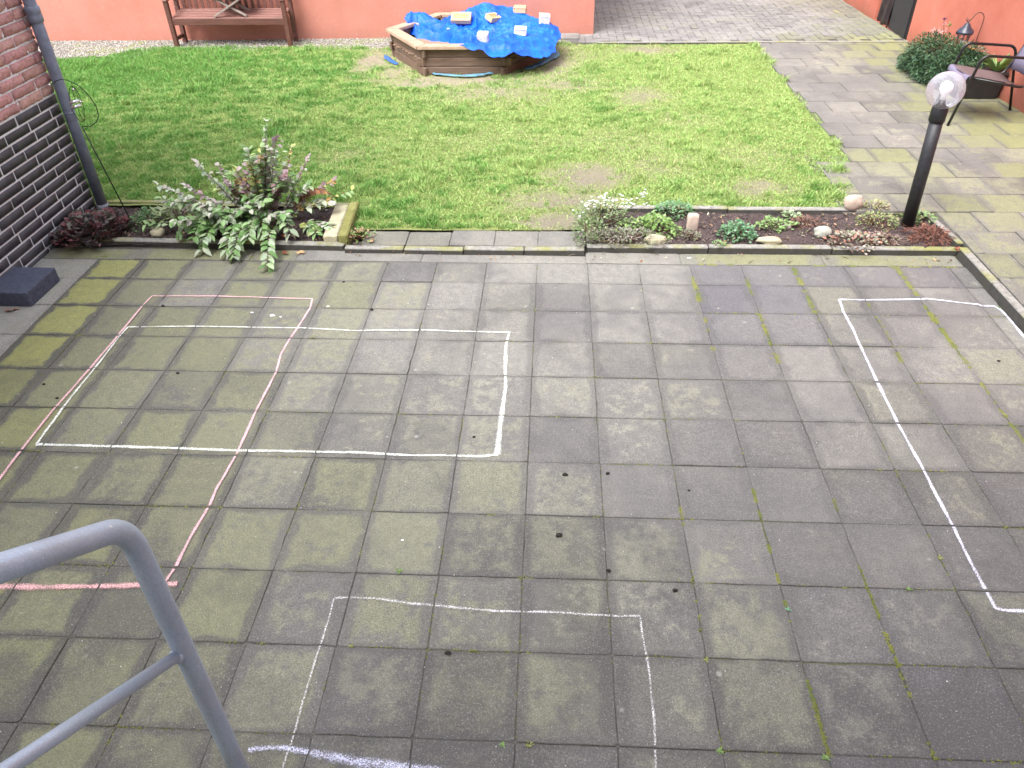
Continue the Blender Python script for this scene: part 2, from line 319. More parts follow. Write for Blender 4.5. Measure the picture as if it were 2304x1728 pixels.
def chalk(name, col, cov=.5):
    t = NT(name); u = t.n('ShaderNodeUVMap', _uv_map='UVMap').outputs[0]; su = t.n('ShaderNodeSeparateXYZ', Vector=u)
    e = t.math('ABSOLUTE', t.math('SUBTRACT', su.outputs[0], .5)); g = t.noise(170, 4, .85); g2 = t.noise(12, 3)
    k = t.math('SUBTRACT', t.math('ADD', g, t.math('MULTIPLY', g2, .25)), t.math('MULTIPLY', t.math('POWER', t.math('MULTIPLY', e, 2.), 2.), .34))
    al = t.ramp(k, cov, cov+.20)
    df = t.n('ShaderNodeBsdfDiffuse', Color=col, Roughness=1.); tp = t.n('ShaderNodeBsdfTransparent')
    m = t.n('ShaderNodeMixShader', i0=al, i1=tp.outputs[0], i2=df.outputs[0]); t.t.links.new(m.outputs[0], t.out.inputs[0]); M[name] = t.m
chalk('chalk_pink', (.84, .56, .60), .42); chalk('chalk_red', (.86, .56, .57), .48); chalk('chalk_white', (.90, .92, .88), .46); chalk('chalk_violet', (.86, .84, .98), .48); chalk('chalk_thin', (.88, .87, .88), .545); chalk('chalk_blue', (.80, .81, .96), .515)

# ------------------------------------------------------------------ paving
def slabs(name, cells, material, h=.05, chamfer=.0028, jit=.0010, tiltz=.0012, seed=1, nseg=7, gap=.0045, gapy=None):
    """cells: (x0,y0,x1,y1,z,tone,algae,violet). One mesh, every slab a real bevelled block."""
    r = np.random.default_rng(seed); V = []; F = []; UV = []; C = []; gapy = gapy or gap
    for (x0, y0, x1, y1, z, tone, alg, vio) in cells:
        cg = .20+.9*vnoise(np.array([x0*31.7]), np.array([.5]), 4)[0]; cg2 = .45+1.0*vnoise(np.array([y0*27.3]), np.array([.5]), 9)[0]
        gx = gap*cg*r.uniform(.5, 1.4)/2; gy = gapy*cg2*r.uniform(.5, 1.4)/2
        ax, bx, ay, by = x0+gx, x1-gx, y0+gy, y1-gy
        cr = .005*r.uniform(.6, 2.2, 4)
        pts = []
        cs = [(ax, ay), (bx, ay), (bx, by), (ax, by)]
        for i in range(4):
            p, q = np.array(cs[i]), np.array(cs[(i+1) % 4]); d = (q-p)/np.linalg.norm(q-p); nrm = np.array([d[1], -d[0]])
            s0, s1 = p+d*cr[i], q-d*cr[(i+1) % 4]
            for k in range(nseg):
                w = s0+(s1-s0)*k/(nseg-1)
                pts.append(w+nrm*r.normal(0, jit)-nrm*(r.random() < .05)*r.uniform(.002, .006))
        pts = np.array(pts); n = len(pts); c = pts.mean(0); dz = r.normal(0, tiltz); tx, ty = r.normal(0, .0030, 2)
        inner = c+(pts-c)*(1-2*chamfer/min(bx-ax, by-ay))
        def zz(p): return z+dz+(p[:, 0]-c[0])*tx+(p[:, 1]-c[1])*ty
        b = sum(len(v) for v in V)
        top = np.c_[inner, zz(inner)]; mid = np.c_[pts, zz(pts)-chamfer*.9]; bot = np.c_[pts, zz(pts)-h]
        V.append(np.r_[top, mid, bot]); F.append([b+i for i in range(n)])
        for i in range(n):
            j = (i+1) % n
            F.append([b+n+i, b+n+j, b+j, b+i]); F.append([b+2*n+i, b+2*n+j, b+n+j, b+n+i])
        al = np.r_[inner, pts, pts]; UV.append(np.c_[(al[:, 0]-x0)/(x1-x0), (al[:, 1]-y0)/(y1-y0)])
        C.append(np.tile([tone, alg, vio, 1], (3*n, 1)))
    V = np.concatenate(V); UV = np.concatenate(UV); C = np.concatenate(C)
    me = bpy.data.meshes.new(name); me.from_pydata(V.tolist(), [], F)
    a = me.color_attributes.new('slab', 'FLOAT_COLOR', 'POINT'); a.data.foreach_set('color', C.astype(np.float32).ravel())
    uvl = me.uv_layers.new(name='UVMap'); li = np.zeros(len(me.loops), np.int32); me.loops.foreach_get('vertex_index', li)
    uvl.data.foreach_set('uv', UV[li].astype(np.float32).ravel())
    return link(name, me, material)

# ground sheet to the horizon, under everything
g = MB(); g.prism([(-150, -150), (150, -150), (150, 150), (-150, 150)], -.30, -.10)
tag(g.build('ground', M['joint_soil']), kind='structure')
g = MB(); g.prism([(-3.58, -5.6), (2.915, -5.6), (3.2, .60), (-3.58, .60)], -.06, -.0055)
tag(g.build('patio_bed', M['joint_soil']), kind='structure')
cells = []
xs = [-3.58, -3.15-.0] + [-3.15+.35*k for k in range(1, 18)] + [2.915]
ys = [.28, 0.] + [-.35*k for k in range(1, 16)] + [-5.6]
rs = np.random.default_rng(5)
for i in range(len(xs)-1):
    for j in range(len(ys)-1):
        x0, x1, y1, y0 = xs[i], xs[i+1], ys[j], ys[j+1]; cx, cy = (x0+x1)/2, (y0+y1)/2
        tone = np.clip(rs.normal(.5, .2)+.25*math.exp(-((cx-.4)**2+(cy+.7)**2)/3), 0, 1)
        left = 1/(1+math.exp((cx+1.3)*1.5))
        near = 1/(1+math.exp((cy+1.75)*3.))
        alg = .06+.66*left+rs.normal(0, .10)+.24*near*(1 if cx < 1.2 else .55)
        if cx > 1.8: alg += .10
        if cy > -1.6 and -1.1 < cx < 1.6: alg -= .04
        tone = np.clip(tone+.28*(1-near)-.42*near, 0, 1)  # light falloff put into the slab tone: near rows darker, far rows lighter
        vio = .08+.10*rs.random()
        if 1.0 < cx < 2.75 and cy > -.35: vio = .80-.25*rs.random()
        elif .9 < cx < 2.1 and cy > -.75: vio = .35*rs.random()+.25
        elif cx > 1.0 and cy < -2.4: vio = .15+.35*rs.random()
        if 2.1 < cx and -.8 < cy < 0: vio = .05
        if i == 0: tone = 1.5; alg = .05+.35*(rs.random() < .3); vio = .0
        if i == 1: alg = max(alg, 1.0)
        if i == 1 and cy > -1.0: alg = 1.2
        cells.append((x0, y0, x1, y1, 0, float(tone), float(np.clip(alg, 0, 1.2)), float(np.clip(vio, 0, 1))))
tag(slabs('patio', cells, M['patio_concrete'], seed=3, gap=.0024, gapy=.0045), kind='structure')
# thin edging strip between patio and kerb
st = []; e = [-3.58, -2.9, -2.05, -1.72, -.82, .34, 1.0, 1.98, 2.90]
for i in range(8):
    x0, x1 = e[i], e[i+1]; st.append((x0, .285, x1, .40 if x0 > -1.3 and x0 < .3 else .445, .002 if i % 2 else 0, 1.15, .55 if x0 > .9 or x0 < -1.8 else .12, .0))
tag(slabs('pavement_edging', st, M['path_concrete'], seed=8, gap=.004), kind='structure')

# kerb stones: each run is one structure, its stones inside the mesh
def kerb(name, runs, material):
    m = MB()
    for (a, b, w, z0, z1, L) in runs:
        a, b = Vector((*a, 0)), Vector((*b, 0)); d = b-a; n = max(1, round(d.length/L)); up = Vector((0, 0, 1))
        for k in range(n):
            p, q = a+d*(k/n), a+d*((k+1)/n); dd = (q-p).normalized(); off = rnd.uniform(-.004, .004); dz = rnd.uniform(-.004, .004)
            nrm = dd.cross(up)*off
            P0 = p+dd*.003+nrm; P1 = q-dd*.003+nrm; zc = (z0+z1)/2
            m.bar((P0.x, P0.y, zc+dz), (P1.x, P1.y, zc+dz+rnd.uniform(-.003, .003)), w, z1-z0, .006)
    return tag(m.build(name, material), kind='structure')
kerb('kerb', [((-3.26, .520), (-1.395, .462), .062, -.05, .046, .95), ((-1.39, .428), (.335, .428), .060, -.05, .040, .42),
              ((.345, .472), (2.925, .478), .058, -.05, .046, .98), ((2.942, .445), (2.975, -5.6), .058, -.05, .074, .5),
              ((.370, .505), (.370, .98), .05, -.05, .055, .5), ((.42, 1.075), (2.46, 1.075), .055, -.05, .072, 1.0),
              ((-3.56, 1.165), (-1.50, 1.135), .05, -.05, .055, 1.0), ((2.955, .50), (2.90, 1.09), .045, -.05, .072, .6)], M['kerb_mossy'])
st = []; e = [-1.28, -.955, -.637, -.314, 0., .338]
for i in range(5): st.append((e[i], .462, e[i+1], .685+.02*(i > 1), .040, .85, .25 if i < 2 else .1, 0))
tag(slabs('pavement_step', st, M['path_concrete'], seed=9, gap=.006), kind='structure')

# path on the right, running bond, slightly higher than the patio
def path_cells():
    out = []; y = -3.0; k = 0
    while y < 6.2:
        y1 = min(y+.336, 6.215); xl = 2.985 if y1 < 1.05 else (2.36 if y1 < 2.2 else 2.66); off = .175 if k % 2 else 0
        if 1.05 <= y1 < 1.45: xl = 2.40
        x = 2.36-.35*4+off*rs.choice([1, 1, .9]); wall = 4.72-.03*(y-3.4)
        while x < wall:
            x1 = x+.35; a, b = max(x, xl-.0), min(x1, wall+.02)
            cx = (a+b)/2
            if b-a > .06:
                green = 1/(1+math.exp(-(cx-3.75)*3.5)) if y > 2.2 else .35+.25*rs.random()
                out.append((a, y, b, y1, .066, float(np.clip(rs.normal(.55, .2), 0, 1)), float(np.clip(green*.85+.02+rs.normal(.0, .06), 0, 1.0)), .1*rs.random()))
            x = x1
        y += .336; k += 1
    return out
tag(slabs('path', path_cells(), M['path_concrete'], seed=4, gap=.005, gapy=.006, tiltz=.002), kind='structure')
g = MB(); g.prism([(2.30, 1.02), (2.92, 1.02), (3.0, .5), (3.0, -5.6), (5.2, -5.6), (5.2, 6.22), (2.66, 6.22), (2.66, 2.2), (2.30, 2.2)], -.09, .052)
tag(g.build('path_bed', M['joint_soil']), kind='structure')
# herringbone driveway beyond
cells = []; s = .105
for i in range(-4, 44):
    for j in range(0, 78):
        k = (i-j) % 4; x0 = .5+i*s; y0 = 6.235+j*s
        if x0 > 4.75: continue
        v = dict(tone=float(np.clip(rs.normal(.55, .2), 0, 1)), al=float(np.clip(.15+.6/(1+math.exp(-(x0-3.9)*4))+.4*(j < 3)*(x0 > 3)+rs.normal(0, .1), 0, 1)))
        if k == 0: cells.append((x0, y0, x0+2*s, y0+s, .066, v['tone'], v['al'], .05))
        elif k == 3: cells.append((x0, y0, x0+s, y0+2*s, .066, v['tone'], v['al'], .05))
tag(slabs('road', cells, M['drive_concrete'], seed=6, nseg=3, gap=.005, jit=.0008, chamfer=.003, h=.04, tiltz=.0015), kind='structure')
g = MB(); g.prism([(.0, 6.22), (6, 6.22), (6, 15), (.0, 15)], -.09, .056); tag(g.build('road_bed', M['joint_soil']), kind='structure')
g = MB(); g.prism([(.66, 6.185), (4.62, 6.175), (4.62, 6.232), (.66, 6.235)], 0, .070); tag(g.build('kerb_drive', M['kerb_mossy']), kind='structure')
st = [(.12, 6.36, .42, 6.66, .085, 1., .0, 0)]; tag(slabs('pavement_pad', st, M['drive_concrete'], seed=12), kind='structure')

# ------------------------------------------------------------------ lawn
LAWN = [(-9, 1.19), (-1.46, 1.165), (-1.42, .72), (.33, .72), (.40, 1.10), (2.36, 1.11), (2.42, 1.3), (2.50, 1.6), (2.70, 2.1), (2.76, 2.6), (2.74, 3.2), (2.73, 3.9), (2.72, 4.8), (2.74, 5.7), (2.70, 6.17), (.45, 6.20), (.05, 6.30), (-2.0, 6.12), (-3.4, 6.08), (-4.9, 6.13), (-5.35, 6.02), (-5.65, 5.62), (-6.3, 5.52), (-9, 5.5)]
BARE = [(.42, 1.72, .34, .28, 1.0), (.18, 1.22, .48, .24, .85), (.30, .85, .44, .18, 1.15), (-.55, 4.05, .70, .38, .62), (.15, 4.35, .55, .30, .6), (1.02, 3.95, .33, .42, .66), (1.25, 5.9, .45, .22, .8), (1.38, 3.2, .25, .25, .4), (.95, 1.95, .4, .3, .45),
        (1.72, 1.52, .35, .18, .75), (-1.45, 4.38, .35, .12, .9), (-1.0, 4.55, .95, .20, .9), (.12, 5.3, .22, .75, .95), (-2.15, 5.4, .22, .60, .95), (-1.8, 4.9, .25, .25, .8), (-1.75, 2.2, .4, .25, .3), (-.4, 2.6, .9, .4, .22), (.8, 2.6, .6, .4, .28), (1.9, 2.2, .45, .3, .35), (-3.95, 5.95, .25, .10, .5), (-.9, 5.6, 1.05, .85, 1.)]
def bare(x, y):
    w = fbm(x*4, y*4, 5, 3)-.5; w2 = fbm(x*17, y*17, 3, 8)-.5; b = np.zeros_like(x)
    for (cx, cy, rx, ry, s) in BARE:
        d = np.sqrt(((x-cx)/rx)**2+((y-cy)/ry)**2)+w*1.3+w2*.8
        b = np.maximum(b, s*np.clip((1.5-d)*.8+w*.5, 0, 1))
    return b*.86
def inside(x, y, poly):
    r = np.zeros(x.shape, bool); n = len(poly)
    for i in range(n):
        x0, y0 = poly[i]; x1, y1 = poly[(i+1) % n]
        c = ((y0 > y) != (y1 > y)) & (x < (x1-x0)*(y-y0)/((y1-y0) or 1e-9)+x0); r ^= c
    return r
def lawn_h(x, y): return .047+.018*(fbm(x*1.3, y*1.3, 3, 21)-.5)+.010*(fbm(x*9, y*9, 3, 22)-.5)
nx, ny = 330, 150; gx, gy = np.meshgrid(np.linspace(-9.5, 2.9, nx), np.linspace(.70, 6.62, ny))
x, y = gx.ravel(), gy.ravel(); b = bare(x, y)
z = lawn_h(x, y); 
sand_m = np.clip(1.5-np.sqrt(((x+.95)/1.35)**2+((y-5.5)/1.15)**2)*1.05+(fbm(x*6, y*6, 3, 5)-.5)*.7, 0, 1)[:, None]
earth = np.array([.30, .255, .215])*(.8+.4*fbm(x*7, y*7, 3, 9))[:, None]; green = np.array([.28, .36, .09]); sandc = np.array([.52, .43, .33])
colr = green*(1-np.clip(b*1.3, 0, 1))[:, None]+earth*np.clip(b*1.3, 0, 1)[:, None]; colr = colr*(1-sand_m*.85)+sandc*sand_m*.85
idx = np.arange(nx*ny).reshape(ny, nx); F = np.stack([idx[:-1, :-1], idx[:-1, 1:], idx[1:, 1:], idx[1:, :-1]], -1).reshape(-1, 4)
cxy = np.c_[x, y][F].mean(1)
keep = ~((cxy[:, 0] > 2.80) | ((cxy[:, 1] < 1.10) & ((cxy[:, 0] > .40) | (cxy[:, 0] < -1.40))) | ((cxy[:, 1] < 2.2) & (cxy[:, 0] > 2.55)) | ((cxy[:, 1] > 6.20) & (cxy[:, 0] > .1)))
o = np_mesh('lawn_ground', np.c_[x, y, z], F[keep], M['lawn_earth'], None, colr, smooth=True); tag(o, kind='structure')

def grass():
    N = 720000
    x = rng.uniform(-8.2, 2.95, N); y = 6.35-(6.35-.68)*rng.random(N)**.80
    wx = x+(fbm(x*6, y*6, 3, 31)-.5)*.14; wy = y+(fbm(x*6, y*6, 3, 32)-.5)*.10
    ok = inside(wx, wy, LAWN); b = bare(x, y)
    dens = np.clip(1.02-b*1.2+(fbm(x*22, y*22, 2, 46)-.5)*.9*(b > .12), .07, 1)*np.clip(.55+.9*fbm(x*3.5, y*3.5, 3, 41), 0, 1)
    ok &= rng.random(N) < dens
    # only what the garden view can see, plus a generous margin
    ok &= x > -4.2-.72*(y+.6)
    x, y = x[ok], y[ok]; n = len(x); b = b[ok]
    tuft = fbm(x*10, y*12, 4, 51); big = fbm(x*.9, y*.9, 3, 61); near = np.exp(-((x-2.45)/.45)**2)*.4
    lush = np.clip((-(x+1.6)*.14)+(tuft-.5)*2.3+(big-.5)*1.2+.26+.35*np.exp(-((y-5.4)/.7)**2)*(x < -2), 0, 1)
    hgt = (.013+.019*rng.random(n))*(.7+.8*lush+3.2*np.clip(fbm(x*6, y*6, 3, 77)-.60, 0, 1)*rng.random(n)*4)*(1-.5*np.clip(b*1.6, 0, 1)); wd = .0022+.0026*rng.random(n)
    ang = rng.uniform(0, 2*PI, n); lean = rng.uniform(.2, 1.5, n)*hgt; la = rng.uniform(0, 2*PI, n)
    z = lawn_h(x, y)-.003
    dx, dy = np.cos(ang)*wd, np.sin(ang)*wd; lx, ly = np.cos(la)*lean, np.sin(la)*lean
    v0 = np.c_[x-dx, y-dy, z]; v1 = np.c_[x+dx, y+dy, z]; v2 = np.c_[x+lx*.4+dx*.8, y+ly*.4+dy*.8, z+hgt*.65]; v3 = np.c_[x+lx*.4-dx*.8, y+ly*.4-dy*.8, z+hgt*.65]; v4 = np.c_[x+lx, y+ly, z+hgt]
    V = np.stack([v0, v1, v2, v3, v4], 1).reshape(-1, 3); q = np.arange(n)*5
    F = np.concatenate([np.c_[q, q+1, q+2], np.c_[q, q+2, q+3], np.c_[q+3, q+2, q+4]])
    ca = np.array([.135, .335, .065]); cb = np.array([.350, .510, .160]); cc = np.array([.58, .60, .28])
    m = np.clip(lush+rng.normal(0, .14, n), 0, 1)[:, None]; c = cb*(1-m)+ca*m
    yl = np.clip(rng.random(n)-.70+b*.5, 0, .2)[:, None]*4*(1-m*.7); c = c*(1-yl)+cc*yl
    c *= rng.uniform(.75, 1.25, (n, 1))
    return np_mesh('grass', V, F, M['grass_blade'], None, np.repeat(c, 5, 0))
tag(grass(), 'short patchy green lawn grass with moss and bare spots', 'grass', kind='stuff')
# gravel drip strip along the orange wall
g = MB(); g.prism([(-9, 5.48), (-6.3, 5.45), (-5.6, 5.50), (-5.3, 5.95), (-4.9, 6.08), (-3.3, 6.02), (-2.0, 6.02), (-1.9, 6.70), (-9, 6.60)], -.08, .050)
tag(g.build('gravel_strip', M['gravel']), kind='structure')
def pebbles(name, n, area, z, smin, smax, material, ca, cb, seed):
    r = np.random.default_rng(seed); V = []; F = []; C = []
    for i in range(n):
        while True:
            px, py = r.uniform(area[0], area[2]), r.uniform(area[1], area[3])
            if len(area) < 5 or area[4](px, py): break
        s = r.uniform(smin, smax); oct_ = np.array([(1, 0, 0), (0, 1, 0), (-1, 0, 0), (0, -1, 0), (0, 0, .7), (0, 0, -.7)])*s*r.uniform(.6, 1.2, (6, 1))
        a = r.uniform(0, 6.3); R = np.array([[math.cos(a), -math.sin(a), 0], [math.sin(a), math.cos(a), 0], [0, 0, 1]])
        b = 6*i; V.append(oct_@R.T+[px, py, z]); c = np.array(ca)+(np.array(cb)-np.array(ca))*r.random(); C.append(np.tile(c, (6, 1)))
        for q in range(4): F.append((b+q, b+(q+1) % 4, b+4)); F.append((b+(q+1) % 4, b+q, b+5))
    return np_mesh(name, np.concatenate(V), F, material, None, np.concatenate(C))
attr_rough('pebble', .85, 90, .3, .002, amt=.25)
tag(pebbles('gravel', 9000, (-7.4, 5.5, -1.95, 6.60, lambda a, b: (a > -5.2 and b > 6.06+.05*math.sin(a*5)) or (a <= -5.2 and b > 5.52+.1*math.sin(a*6)) and rnd.random() < .9), .055, .006, .014, M['pebble'], (.14, .12, .09), (.66, .63, .58), 3), 'pale gravel chippings strewn along the foot of the orange wall', 'gravel', kind='stuff')

# ------------------------------------------------------------------ buildings
hb = thing('brick_house', 'brick house at left with dark brick base and rough reddish brick above', 'house', (-3.6, 1.1, 0))
def bricks(name, x, ylo, yhi, z0, courses, ch, bl, joint, colf, material, parent, rough=0., sub=(1, 1)):
    V = []; F = []; C = []; r = np.random.default_rng(len(name)); nvx, nvz = sub[0]+1, sub[1]+1
    for k in range(courses):
        off = bl*[0, .48, .17, .66, .36, .88, .55][(k*3+1) % 7]
        y = yhi+off-bl*0
        while y > ylo:
            a, b = max(y-bl, ylo), min(y, yhi); y -= bl
            if b-a < .03: continue
            a += joint/2; b -= joint/2*(b < yhi-1e-6); zz0 = z0+k*ch+joint/2; zz1 = z0+(k+1)*ch-joint/2
            px = x+r.normal(0, .0012); c = colf(r)
            base = len(V)
            for iz in range(nvz):
                for iy in range(nvx):
                    fy, fz = iy/(nvx-1), iz/(nvz-1); edge = (iy in (0, nvx-1)) or (iz in (0, nvz-1))
                    dx = -.001 if edge else 0
                    if rough: dx = (-.010*rough if edge else 0)+r.uniform(-.5, 1)*rough*.010
                    V.append((px+dx, a+(b-a)*fy, zz0+(zz1-zz0)*fz)); C.append(c)
            for iz in range(nvz-1):
                for iy in range(nvx-1):
                    q = base+iz*nvx+iy; F.append((q, q+1, q+1+nvx, q+nvx))
            # sides
            loop = [base+i for i in range(nvx)]+[base+nvx-1+nvx*i for i in range(1, nvz)]+[base+nvx*(nvz-1)+i for i in range(nvx-2, -1, -1)]+[base+nvx*i for i in range(nvz-2, 0, -1)]
            bb = len(V)
            for q in loop: V.append((x-.03, V[q][1], V[q][2])); C.append(c)
            L = len(loop)
            for i in range(L): F.append((loop[(i+1) % L], loop[i], bb+i, bb+(i+1) % L))
    o = np_mesh(name, np.array(V)-np.array([-3.6, 1.1, 0]), F, material, parent, np.array(C)); return o
def dk(r): v = r.uniform(.7, 1.25); return (.056*v, .052*v, .068*v)
def rd(r): v = r.uniform(.8, 1.15); return (.72*v, .42*v*r.uniform(.9, 1.1), .39*v)
bricks('plinth', -3.566, -2.6, 1.115, -.0375, 13, .0735, .287, .0150, dk, M['dark_brick'], hb, 0, (4, 2))
bricks('upper_wall', -3.560, -1.2, 1.115, .9205, 20, .0735, .287, .012, rd, M['red_brick'], hb, 1., (9, 4))
m = MB(); m.box((-6.29+3.6+.0043, -3.9-1.1, 1.9), (5.43, 10.02, 4.0)); m.build('mortar_wall', M['mortar'], hb)
m = MB(); m.box((1.3+3.6, -8.4-1.1, 4.0), (9.8, 5.6, 8.2)); m.build('unseen_rear_wing', M['facade_render'], hb)  # unseen wing behind the viewer, its height set to shade the near patio

ow = thing('orange_outbuilding', 'long low outbuilding with plain salmon orange rendered wall behind the lawn', 'building', (-4, 6.6, 0))
m = MB()
p = [(-12, 6.48), (-4, 6.50), (.615, 6.685), (.63, 12.5), (-12, 12.5)]
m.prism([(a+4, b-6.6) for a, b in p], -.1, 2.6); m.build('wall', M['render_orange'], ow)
m = MB(); m.prism([(a+4, b-6.6) for a, b in [(-12.1, 6.42), (-4, 6.44), (.67, 6.62), (.69, 12.6), (-12.1, 12.6)]], 2.605, 2.72); m.build('roof', M['kerb_concrete'], ow)
rw = thing('orange_side_building', 'deep orange rendered building along the right side of the path with a dark door', 'building', (4.7, 5, 0))
def wx(y): return 4.70-.03*(y-3.4)
m = MB(); D0, D1 = 6.27, 7.42
def seg(y0, y1, z0, z1, back=8.):
    m.prism([(wx(y0)-4.7, y0-5), (back-4.7, y0-5), (back-4.7, y1-5), (wx(y1)-4.7, y1-5)], z0, z1)
seg(-5.6, D0, -.1, 3.2); seg(D1, 14, -.1, 3.2)
seg(D0+.0005, D1-.0005, -.1, .078); seg(D0+.0005, D1-.0005, 2.15, 3.2)
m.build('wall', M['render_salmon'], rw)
dr = MB(); dr.box((-.078, D0+.36-5, 1.095), (.05, .58, 2.05), bevel=.004); d_ = dr.build('door', M['door_paint'], rw)
dr = MB(); dr.box((-.04, D0+.035-5, 1.095), (.10, .066, 2.05)); dr.box((.08, D1-.035-5, 1.12), (.10, .066, 2.04)); dr.box((.08, (D0+D1)/2-5, 2.12), (.10, D1-D0-.14, .055)); dr.build('door_frame', M['door_frame'], rw)
dr = MB(); dr.box((.10, D0+.90-5, 1.105), (.03, .46, 2.03), bevel=.004); dr.build('door_panel', M['door_paint'], rw)
# creased black sheet hanging in the left part of the doorway
n1, n2 = 26, 40; yy = np.linspace(D0+.66, D1-.07, n1); zz = np.linspace(.072, 2.1, n2); Y, Z = np.meshgrid(yy, zz)
X = .02+.012*np.sin(Y*30+Z*9+2*fbm(Y*4, Z*2, 3, 2)*3)+.03*(fbm(Y*9, Z*5, 3, 4)-.5); idx = np.arange(n1*n2).reshape(n2, n1)
F = np.stack([idx[:-1, :-1], idx[:-1, 1:], idx[1:, 1:], idx[1:, :-1]], -1).reshape(-1, 4)
o = np_mesh('black_sheet', np.c_[(X+4.575).ravel(), Y.ravel(), Z.ravel()], F, M['black_sheet'], None, smooth=True)
sm = o.modifiers.new('thick', 'SOLIDIFY'); sm.thickness = .002
tag(o, 'creased black plastic sheet hanging in the dark doorway of the orange building', 'sheet')

# downpipe
dp = thing('downpipe', 'dark blue grey round downpipe at the corner of the brick house', 'downpipe', (-3.503, 1.10, 0))
m = MB(); m.tube([(0, 0, .052), (0, 0, .80), (0, 0, .802), (0, 0, 3.9)], .041, 28); m.build('pipe', M['pipe_plastic'], dp)
m = MB(); m.lathe([(.0412, .775), (.0438, .779), (.0438, .786), (.0412, .790)], n=28); m.build('pipe_joint', M['pipe_plastic'], dp)
m = MB(); m.lathe([(.0415, 1.40), (.050, 1.405), (.051, 1.44), (.047, 1.455), (.050, 1.462), (.050, 1.50), (.0415, 1.506)], n=28); m.build('collar', M['pipe_plastic'], dp)
m = MB(); m.lathe([(.030, .0), (.046, .002), (.046, .055), (.043, .060)], n=28); m.build('foot_pipe', M['pipe_foot'], dp)

# black concrete block by the wall
bk = MB(); bk.box((0, 0, .05), (.29, .345, .100), bevel=.006, seg=2)
for k in range(15):
    bk.box((.1455, -.155+k*.022, .046), (.004, .009, .088), bevel=.001)
    if k < 13: bk.box((-.135+k*.0225, -.1735, .046), (.010, .003, .088), bevel=.001)
tag(bk.build('concrete_block', M['block_concrete'], loc=(-3.41, -.205, .002), rot=(0, 0, -.02)), 'square blue black concrete block with ribbed sides on the patio against the brick wall', 'concrete block')

# ------------------------------------------------------------------ chalk drawings
CH = {'pinkT':[(-2.53,-0.233),(-2.098,-0.225),(-1.454,-0.245)],
'pinkL':[(-2.53,-0.233),(-2.542,-0.349),(-2.541,-0.562),(-2.539,-0.708),(-2.544,-1.051),(-2.555,-1.412),(-2.553,-1.598),(-2.55,-1.723),(-2.538,-1.954),(-2.54,-2.3),(-2.545,-2.585)],
'pinkR':[(-1.454,-0.245),(-1.439,-0.363),(-1.457,-0.599),(-1.469,-0.698),(-1.479,-0.869),(-1.453,-1.052),(-1.458,-1.386),(-1.446,-1.73),(-1.461,-1.982),(-1.455,-2.084),(-1.469,-2.298),(-1.469,-2.44),(-1.481,-2.529)],
'pinkB':[(-2.55,-2.585),(-2.162,-2.579),(-1.958,-2.576),(-1.746,-2.562),(-1.425,-2.54)],
'whT':[(-2.518,-0.611),(-2.117,-0.594),(-1.428,-0.595),(-1.091,-0.617),(-0.944,-0.608),(-0.697,-0.6),(-0.401,-0.609),(-0.146,-0.611)],
'whR':[(-0.148,-0.608),(-0.162,-0.733),(-0.156,-0.962),(-0.143,-1.143),(-0.147,-1.354),(-0.153,-1.562),(-0.154,-1.709)],
'whB':[(-0.15,-1.709),(-0.232,-1.723),(-0.454,-1.724),(-0.581,-1.729),(-0.857,-1.714),(-1.109,-1.716),(-1.433,-1.72),(-1.765,-1.712),(-2.106,-1.709),(-2.493,-1.706)],
'whL':[(-2.493,-1.706),(-2.513,-1.397),(-2.516,-1.05),(-2.525,-0.728),(-2.518,-0.611)],
'puT':[(1.936,-0.175),(2.106,-0.179),(2.453,-0.162),(2.486,-0.153),(2.787,-0.219),(2.796,-0.232),(2.87,-0.232),(2.893,-0.279),(2.896,-0.373),(2.890,-0.569),(2.888,-1.2),(2.89,-2.0),(2.885,-2.55)],
'puL':[(1.936,-0.175),(1.919,-0.322),(1.917,-0.524),(1.89,-1.034),(1.878,-1.418),(1.88,-1.699),(1.874,-1.872),(1.873,-2.111),(1.863,-2.346),(1.862,-2.467),(1.862,-2.538),(1.902,-2.547),(1.97,-2.546),(2.4,-2.555),(2.885,-2.55)],
'grT':[(-0.758,-2.584),(-0.69,-2.579),(-0.591,-2.581),(-0.457,-2.6),(-0.326,-2.607),(-0.196,-2.617),(-0.099,-2.625),(0.124,-2.619),(0.313,-2.628),(0.376,-2.631),(0.468,-2.625)],
'grL':[(-0.758,-2.584),(-0.756,-2.687),(-0.758,-2.796),(-0.763,-2.872),(-0.765,-3.003),(-0.764,-3.153),(-0.768,-3.237),(-0.77,-4.0)],
'grR':[(0.468,-2.625),(0.47,-2.707),(0.477,-2.797),(0.482,-2.909),(0.48,-3.045),(0.471,-3.218),(.468,-4.0)],
'thick':[(-0.905,-3.217),(-0.85,-3.207),(-0.783,-3.205),(-0.709,-3.214),(-0.622,-3.229),(-0.531,-3.241),(-0.463,-3.246),(-0.342,-3.258),(-.2,-3.27)]}
